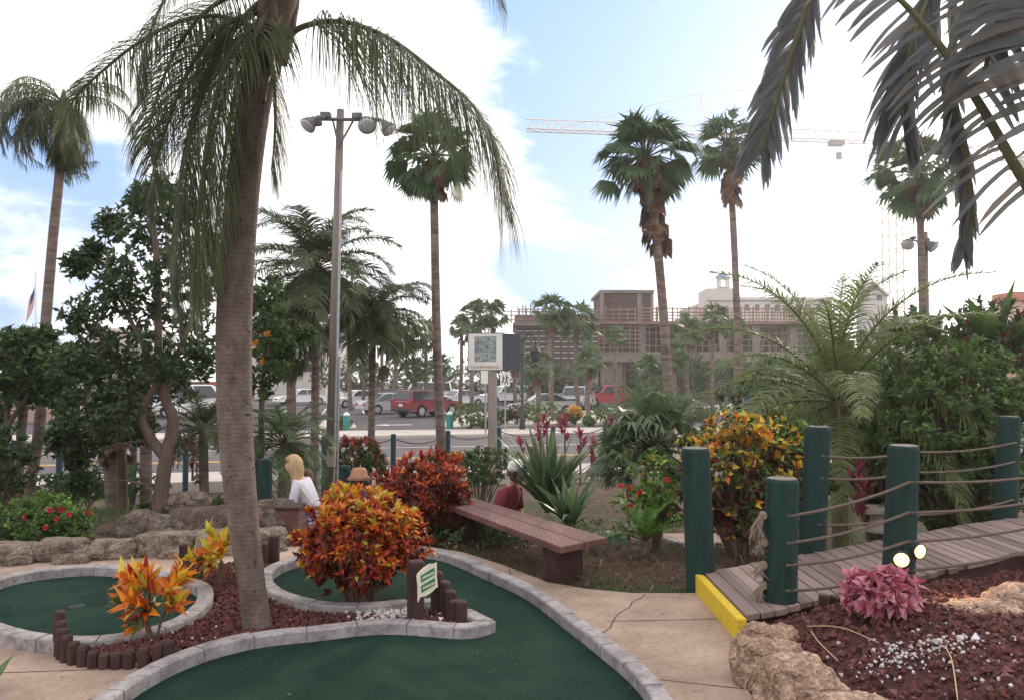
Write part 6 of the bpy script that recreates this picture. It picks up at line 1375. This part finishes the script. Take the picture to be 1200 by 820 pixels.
o = MB(); ap = at(1050, 97, DC); o.bar(jb2 + V((-1, 0, 0)), ap, .2); o.bar(jb2 + V((1, 0, 0)), ap, .2); o.build('apex_frame', M['craneyel'], cr_)
o = MB(); k1 = at(820, 109, DC - 3); o.bar(k1, at(827, 143, DC - 3), .14); o.build('strut', M['craneyel'], cr_)
o = MB()
for a, b_ in ((at(652, 152, DC - 5.5), k1), (k1, ap), (at(920, 140, DC - 2), ap), (ap, V((ce.x, DC + 2, ce.z)))): o.bar(a, b_, .08)
o.build('tie_bar', M['craneyel'], cr_)
o = MB(); c0 = at(980, 168, DC - 1); o.box(c0, (2.6, 1.6, .9)); o.build('trolley', M['lampgrey'], cr_)
o = MB(); h0 = at(983, 183, DC - 1); o.bar(c0, h0, .06); o.box(h0, (.9, .5, 1.3)); o.build('hook_block', M['lampgrey'], cr_)
o = MB(); o.box(V((ce.x - 2.5, DC + 2, ce.z - .9)), (5, 2, 2.4)); o.build('counterweight', M['conc_build'], cr_)
o = MB(); o.box(jb2 + V((2.2, -1.2, -.6)), (2, 1.8, 2.2)); bevel(o.build('cab', M['whitewall'], cr_), .2)

# ------------------------------------------------------------------ lower part of the course
LZ = -1.0
LG = [(1.05, 11.3), (1.9, 11.2), (2.5, 11.6), (2.35, 12.4), (1.6, 12.9), (.95, 12.2)]
green('putting_green', 'bright green lower turf seen past the bench end', LG, .16, .1, M['turf_pale'], z=LZ, block=.4)
lp = MB(); lp.prism([(-3.4, 9.4), (1.0, 10.5), (3.4, 10.6), (3.4, 13.4), (-3.4, 13.2)], -1.5, LZ - .01); tag(lp.build('lower_path', M['concrete']), kind='structure')
for i, (px0, py0, px1, py1, D_, mt) in enumerate(((690, 566, 748, 562, 14.5, 'sidewalk'), (688, 558, 745, 551, 15.5, 'benchwood'), (735, 563, 757, 559, 14.2, 'benchwood'))):
    a, b_ = at(px0, py0, D_), at(px1, py1, D_); o = MB(); o.box((a + b_) / 2, ((b_ - a).length, .22, .14), 0, math.atan2((b_ - a).y, (b_ - a).x)); ob = o.build('edging_board', M[mt]); bevel(ob, .01)
    tag(ob, ['pale sleeper edging the terrace beyond the bench', 'reddish sleeper edging the terrace below the fence', 'short reddish sleeper beside the grey stump'][i], 'edging')
    if i < 2:
        pass
# small bridge where the woman stands, with two green posts
for i, (px, py0, D_, r_) in enumerate(((311, 537, 8.9, .075), (404, 545, 10.2, .075), (428, 562, 10.6, .07))):
    top = at(px, py0, D_); th = thing('bridge_post', ['green post left of the woman, with ropes leading down', 'green post behind the floodlight pole foot', 'short green post hidden behind the child in the hat'][i], 'post', (top.x, top.y, top.z - .9), 'posts of the small far bridge')
    o = MB(); o.tube([top - V((0, 0, 1.1)), top - V((0, 0, .02)), top], [r_, r_, r_ * .85], 16); o.build('shaft', M['postgreen'], th)
t0 = at(311, 537, 8.9)
for k, dz_ in enumerate((.22, .38, .54)):
    o = MB(); a = t0 + V((.07, 0, -dz_)); b_ = at(350, 605, 9.3) + V((0, 0, .2 - dz_ * .6)); o.tube([a.lerp(b_, t / 8) + V((0, 0, -.05 * 4 * (t / 8) * (1 - t / 8))) for t in range(9)], .008, 6)
    tag(o.build('rope', M['rope']), '%s thin rope sloping down from the post beside the woman' % ['upper', 'middle', 'lower'][k], 'rope', 'ropes of the small far bridge')
c0 = at(341, 606, 8.6); th = thing('wooden_box_planter', 'reddish brown boxed parapet in front of the woman', 'parapet', (c0.x, c0.y, c0.z - .3))
o = MB(); o.box((c0.x, c0.y, c0.z - .1), (.24, .3, .42)); bevel(o.build('panel', M['benchwood'], th), .01); o = MB(); o.box((c0.x, c0.y, c0.z + .12), (.27, .33, .03)); bevel(o.build('cap', M['darkwood'], th), .006)

# ------------------------------------------------------------------ people
def skin(name, nodes, edges, root, material, parent, sub=2):
    me = bpy.data.meshes.new(name); me.from_pydata([n[:3] for n in nodes], edges, []); me.materials.append(material)
    o = bpy.data.objects.new(name, me); COL.objects.link(o); o.parent = parent
    s = o.modifiers.new('skin', 'SKIN'); s.use_smooth_shade = True
    for i, n in enumerate(nodes):
        v = me.skin_vertices[0].data[i]; v.radius = (n[3], n[4] if len(n) > 4 else n[3]); v.use_root = (i == root)
    d = o.modifiers.new('sub', 'SUBSURF'); d.levels = sub; d.render_levels = sub
    return o
def head_extras(parent, c, r, hairm, fwd, long=0.0, cover=1.0):
    """hair cap, and a curtain of long hair at the back"""
    o = MB(); fwd = V(fwd).normalized(); bm = bmesh.new(); bmesh.ops.create_icosphere(bm, subdivisions=3, radius=1); base = len(o.v)
    idx = {}
    for v in bm.verts:
        q = v.co
        f = q.dot(fwd); k = r * (1.10 + .05 * mnoise.noise(q * 4)); p = V(c) + V((q.x * k, q.y * k, q.z * k * 1.12)) - fwd * r * .16
        if f > .25 and q.z < .45: p = V(c) + V((q.x, q.y, q.z)) * r * .55 - fwd * r * .1
        elif q.z < -.2 and long > 0 and f < .1: p.z -= long * (-.2 - q.z) / .8; p -= fwd * 0.02
        idx[v.index] = p; o.v.append(tuple(p))
    for f in bm.faces: o.f.append([base + v.index for v in f.verts]); o.m.append(0)
    bm.free(); return o.build('hair', hairm, parent, sm=True, local=True)
def face(parent, c, r, fwd, side):
    c, fwd, side = V(c), V(fwd).normalized(), V(side).normalized(); o = MB()
    for s in (-1, 1): rock_mesh(o, c + fwd * r * .93 + side * s * r * .36 + V((0, 0, r * .05)), (r * .22, r * .22, r * .16), 1, 0, 0, 2)
    o.build('eyes', M['black'], parent, sm=True, local=True)
    o = MB(); rock_mesh(o, c + fwd * r * .92 + V((0, 0, -r * .52)), (r * .3, r * .3, r * .14), 1, 0, 0, 2); o.build('mouth', M['maroon'], parent, sm=True, local=True)
def person(label, loc, rz, nodes, edges, scale=1.0):
    th = thing('person', label, 'person', loc, rz=rz); th.scale = (scale,) * 3; ORG[th.name] = (0, 0, 0)
    return th, skin('body', nodes, edges, 0, M['skin'], th)
def fig(lean=.1, armL=None, armR=None, stride=.12, sx=1.0, headf=.04):
    """joints of a standing figure facing +x, 1.65 m tall"""
    l = lean; N_ = [(0, 0, .92, .115 * sx, .085), (l * .35, 0, 1.10, .088 * sx, .066), (l * .8, 0, 1.30, .095 * sx, .066), (l, 0, 1.40, .062, .055), (l * 1.15, 0, 1.45, .045, .045), (l * 1.3 + headf * .6, 0, 1.52, .075, .08), (l * 1.35 + headf, 0, 1.585, .085, .092), (l * 1.35 + headf, 0, 1.64, .05, .055)]
    E_ = [(0, 1), (1, 2), (2, 3), (3, 4), (4, 5), (5, 6), (6, 7)]
    nose = len(N_); N_.append((l * 1.35 + headf + .098, 0, 1.562, .014, .014)); E_.append((6, nose))
    for s, arm in ((1, armL), (-1, armR)):
        b = len(N_); N_ += [(l * .95, s * .155, 1.375, .040, .040)] + [(*p, r, r) for p, r in zip(arm, (.04, .03, .026, .02))]; E_ += [(2, b), (b, b + 1), (b + 1, b + 2), (b + 2, b + 3)]
        hp_ = V(arm[2]); dr = (V(arm[2]) - V(arm[1])).normalized(); N_ += [(*(hp_ + dr * .05), .026, .016)]; h = len(N_) - 1; E_.append((b + 3, h))
        for k in range(4):
            f0 = hp_ + dr * .095 + V((0, 0, 0)) + V((.02 * (k - 1.5), 0, 0)); N_ += [(*f0, .009, .009), (*(f0 + dr * (.05 - .006 * abs(k - 1.4)) + V((-.008, -s * .012, 0))), .007, .007)]; E_ += [(h, len(N_) - 2), (len(N_) - 2, len(N_) - 1)]
        N_ += [(*(hp_ + dr * .055 + V((.035, 0, 0))), .010, .010), (*(hp_ + dr * .09 + V((.05, 0, 0))), .008, .008)]; E_ += [(h, len(N_) - 2), (len(N_) - 2, len(N_) - 1)]
    for s in (1, -1):
        b = len(N_); f = stride * s; N_ += [(0, s * .09, .84, .085, .085), (f * .6 + .02, s * .095, .48, .055, .055), (f - .03, s * .095, .09, .036, .036), (f - .02, s * .095, .04, .036, .034), (f + .12, s * .10, .025, .034, .022)]; E_ += [(0, b), (b, b + 1), (b + 1, b + 2), (b + 2, b + 3), (b + 3, b + 4)]
    return N_, E_
# woman walking to the left, looking down
wl_ = at(371, 600, 9.6); foot = at(344, 540, 9.6).z - 1.63
aL = [(.22, .19, 1.14), (.30, .14, .93), (.36, .08, .88)]; aR = [(.17, -.20, 1.13), (.24, -.19, .90), (.27, -.18, .85)]
N_, E_ = fig(.20, aL, aR, .16)
w1, body = person('woman with long blond hair, white cardigan and blue patterned dress walking with her head bowed', (wl_.x, wl_.y, foot), R(172), N_, E_)
hc_ = (.20 * 1.35 + .045, 0, 1.585); head_extras(w1, hc_, .105, M['blond'], (1, 0, 0), .34); face(w1, (hc_[0], 0, 1.575), .092, (1, 0, 0), (0, 1, 0))
cd = [(.03, 0, 1.02, .150, .125), (.08, 0, 1.14, .135, .105), (.155, 0, 1.30, .152, .112), (.195, 0, 1.395, .085, .08)]; ce_ = [(0, 1), (1, 2), (2, 3)]
for s, arm in ((1, aL), (-1, aR)):
    b = len(cd); e2 = V(arm[0]).lerp(V(arm[1]), .85); cd += [(.185, s * .155, 1.378, .064, .064), (*arm[0], .056, .056), (*e2, .044, .044)]; ce_ += [(2, b), (b, b + 1), (b + 1, b + 2)]
skin('cardigan', cd, ce_, 0, M['cardigan'], w1)
o = MB(); pr = [(.135, 1.06), (.15, .98), (.17, .90), (.19, .75), (.225, .55), (.235, .50), (.20, .52)]
o.tube([(.03 + .02 * (z - .9), 0, z) for _, z in pr], [r for r, _ in pr], 24); o.build('dress', M['bluedress'], w1, sm=True, local=True)
o = MB(); o.tube(catmull([V((.22, .10, 1.40)), V((.10, .17, 1.30)), V((-.04, .165, 1.10)), V((-.10, .12, .92)), V((-.11, .10, .80))], 5), .013, 6); o.build('bag_strap', M['strap'], w1, local=True)
# child with brown hair
c0 = at(368, 556, 9.9); N_, E_ = fig(.08, [(.05, .20, 1.14), (.10, .19, .92), (.14, .17, .86)], [(.05, -.20, 1.14), (.12, -.19, .93), (.16, -.17, .87)], .06); sc2 = .74
w2, _b = person('child with short brown hair and dark blue shirt behind the woman', (c0.x, c0.y, c0.z - 1.60 * sc2), R(200), N_, E_, sc2)
head_extras(w2, (.148, 0, 1.58), .112, M['brownhair'], (1, 0, 0), .03); face(w2, (.148, 0, 1.57), .09, (1, 0, 0), (0, 1, 0))
def shirt(parent, l, arms, material, name='shirt'):
    o = MB(); R_ = [(0, .90, .125, .165), (l * .2, 1.0, .118, .155), (l * .45, 1.12, .112, .155), (l * .8, 1.27, .118, .178), (l * .93, 1.35, .108, .188), (l, 1.40, .085, .135), (l * 1.06, 1.43, .06, .065)]; n = 20; vs = []
    for k, (x, z, a, b_) in enumerate(R_):
        for q in range(n):
            t = 2 * math.pi * q / n; f = 1 + .035 * mnoise.noise(V((math.cos(t) * 2, math.sin(t) * 2, z * 9))); vs.append((x + math.cos(t) * a * f, math.sin(t) * b_ * f, z))
    o.add(vs, [(k * n + q, k * n + (q + 1) % n, (k + 1) * n + (q + 1) % n, (k + 1) * n + q) for k in range(len(R_) - 1) for q in range(n)])
    for s, arm in ((1, arms[0]), (-1, arms[1])):
        e = V(arm[0]); s0 = V((l * .93, s * .12, 1.36)); s1 = V((l * .95, s * .165, 1.365)); o.tube([s0, s1, s1.lerp(e, .45), s1.lerp(e, .9)], [.06, .074, .07, .07], 14)
    return o.build(name, material, parent, sm=True, local=True)
def trousers(parent, stride, material):
    cd = [(0, 0, .95, .15, .125)]; e_ = []
    for s in (1, -1):
        f = stride * s; b = len(cd); cd += [(0, s * .09, .84, .105, .105), (f * .6 + .02, s * .095, .48, .08, .08), (f - .03, s * .095, .12, .068, .068)]; e_ += [(0, b), (b, b + 1), (b + 1, b + 2)]
    return skin('trousers', cd, e_, 0, material, parent)
shirt(w2, .08, ([(.05, .20, 1.14)], [(.05, -.20, 1.14)]), M['navy']); trousers(w2, .06, M['trousers'])
# child in a brown brimmed hat with one arm raised
c0 = at(417, 552, 9.7); ar = [(.05, .24, 1.28), (.08, .25, 1.50), (.09, .25, 1.56)]; al = [(.05, -.20, 1.14), (.10, -.18, .93), (.13, -.17, .87)]
N_, E_ = fig(.06, al and [(.05, .20, 1.14), (.10, .18, .93), (.13, .17, .87)], [(.04, -.26, 1.30), (.06, -.27, 1.52), (.06, -.27, 1.58)], .05); sc3 = .80
w3, _b = person('child in a brown brimmed hat raising one arm behind the big croton', (c0.x, c0.y, c0.z - 1.66 * sc3), R(75), N_, E_, sc3)
head_extras(w3, (.12, 0, 1.57), .105, M['brownhair'], (1, 0, 0), .02); face(w3, (.12, 0, 1.57), .09, (1, 0, 0), (0, 1, 0)); shirt(w3, .06, ([(.05, .20, 1.14)], [(.04, -.26, 1.30)]), M['navy']); trousers(w3, .05, M['trousers'])
o = MB(); o.lathe((.11, 0, 1.56), [(.125, 0), (.19, -.03), (.195, -.022), (.128, .03), (.122, .10), (.09, .14), (.02, .15)], 20); o.build('hat', M['hatbrown'], w3, sm=True, local=True)
# man in a white cap
c0 = at(583, 541, 8.9); N_, E_ = fig(.16, [(.16, .20, 1.14), (.30, .16, .98), (.35, .12, .95)], [(.10, -.24, 1.14), (.20, -.25, .94), (.25, -.22, .89)], .05)
w4, _b = person('man in a white cap with blue peak and maroon shirt behind the bench', (c0.x, c0.y, c0.z - 1.68), R(-25), N_, E_)
hc_ = (.16 * 1.35 + .045, 0, 1.585); head_extras(w4, hc_, .10, M['brownhair'], (1, 0, 0), .0); face(w4, (hc_[0], 0, 1.57), .092, (1, 0, 0), (0, 1, 0)); shirt(w4, .16, ([(.16, .20, 1.14)], [(.10, -.24, 1.14)]), M['maroon']); trousers(w4, .05, M['trousers'])
o = MB(); o.lathe((hc_[0] - .01, 0, 1.60), [(.116, 0), (.118, .03), (.105, .08), (.06, .115), (.01, .125)], 20); cp = o.build('cap', M['capwhite'], w4, sm=True, local=True)
o = MB(); bp2 = [(.09, .09), (.20, .06), (.225, 0), (.20, -.06), (.09, -.09)]; o.prism([(hc_[0] + x, y) for x, y in bp2], 1.600, 1.612); o.build('peak', M['capblue'], cp, local=True)
o = MB(); rock_mesh(o, (hc_[0] + .085, -.04, 1.65), (.05, .05, .05), 2, 0, .2, 2); o.build('emblem', M['capblue'], cp, sm=True, local=True)

# ------------------------------------------------------------------ the air
hz = MB(); hz.box((0, 100, 33), (800, 600, 72)); hm = bpy.data.materials.new('haze_air'); hm.use_nodes = True; hn = hm.node_tree
for k in list(hn.nodes):
    if k.type == 'BSDF_PRINCIPLED': hn.nodes.remove(k)
pv = hn.nodes.new('ShaderNodeVolumePrincipled'); pv.inputs['Color'].default_value = (.95, .92, .95, 1); pv.inputs['Density'].default_value = .00075; pv.inputs['Anisotropy'].default_value = .65
hn.links.new(pv.outputs[0], hn.nodes['Material Output'].inputs['Volume'])
tag(hz.build('haze', hm), kind='stuff')
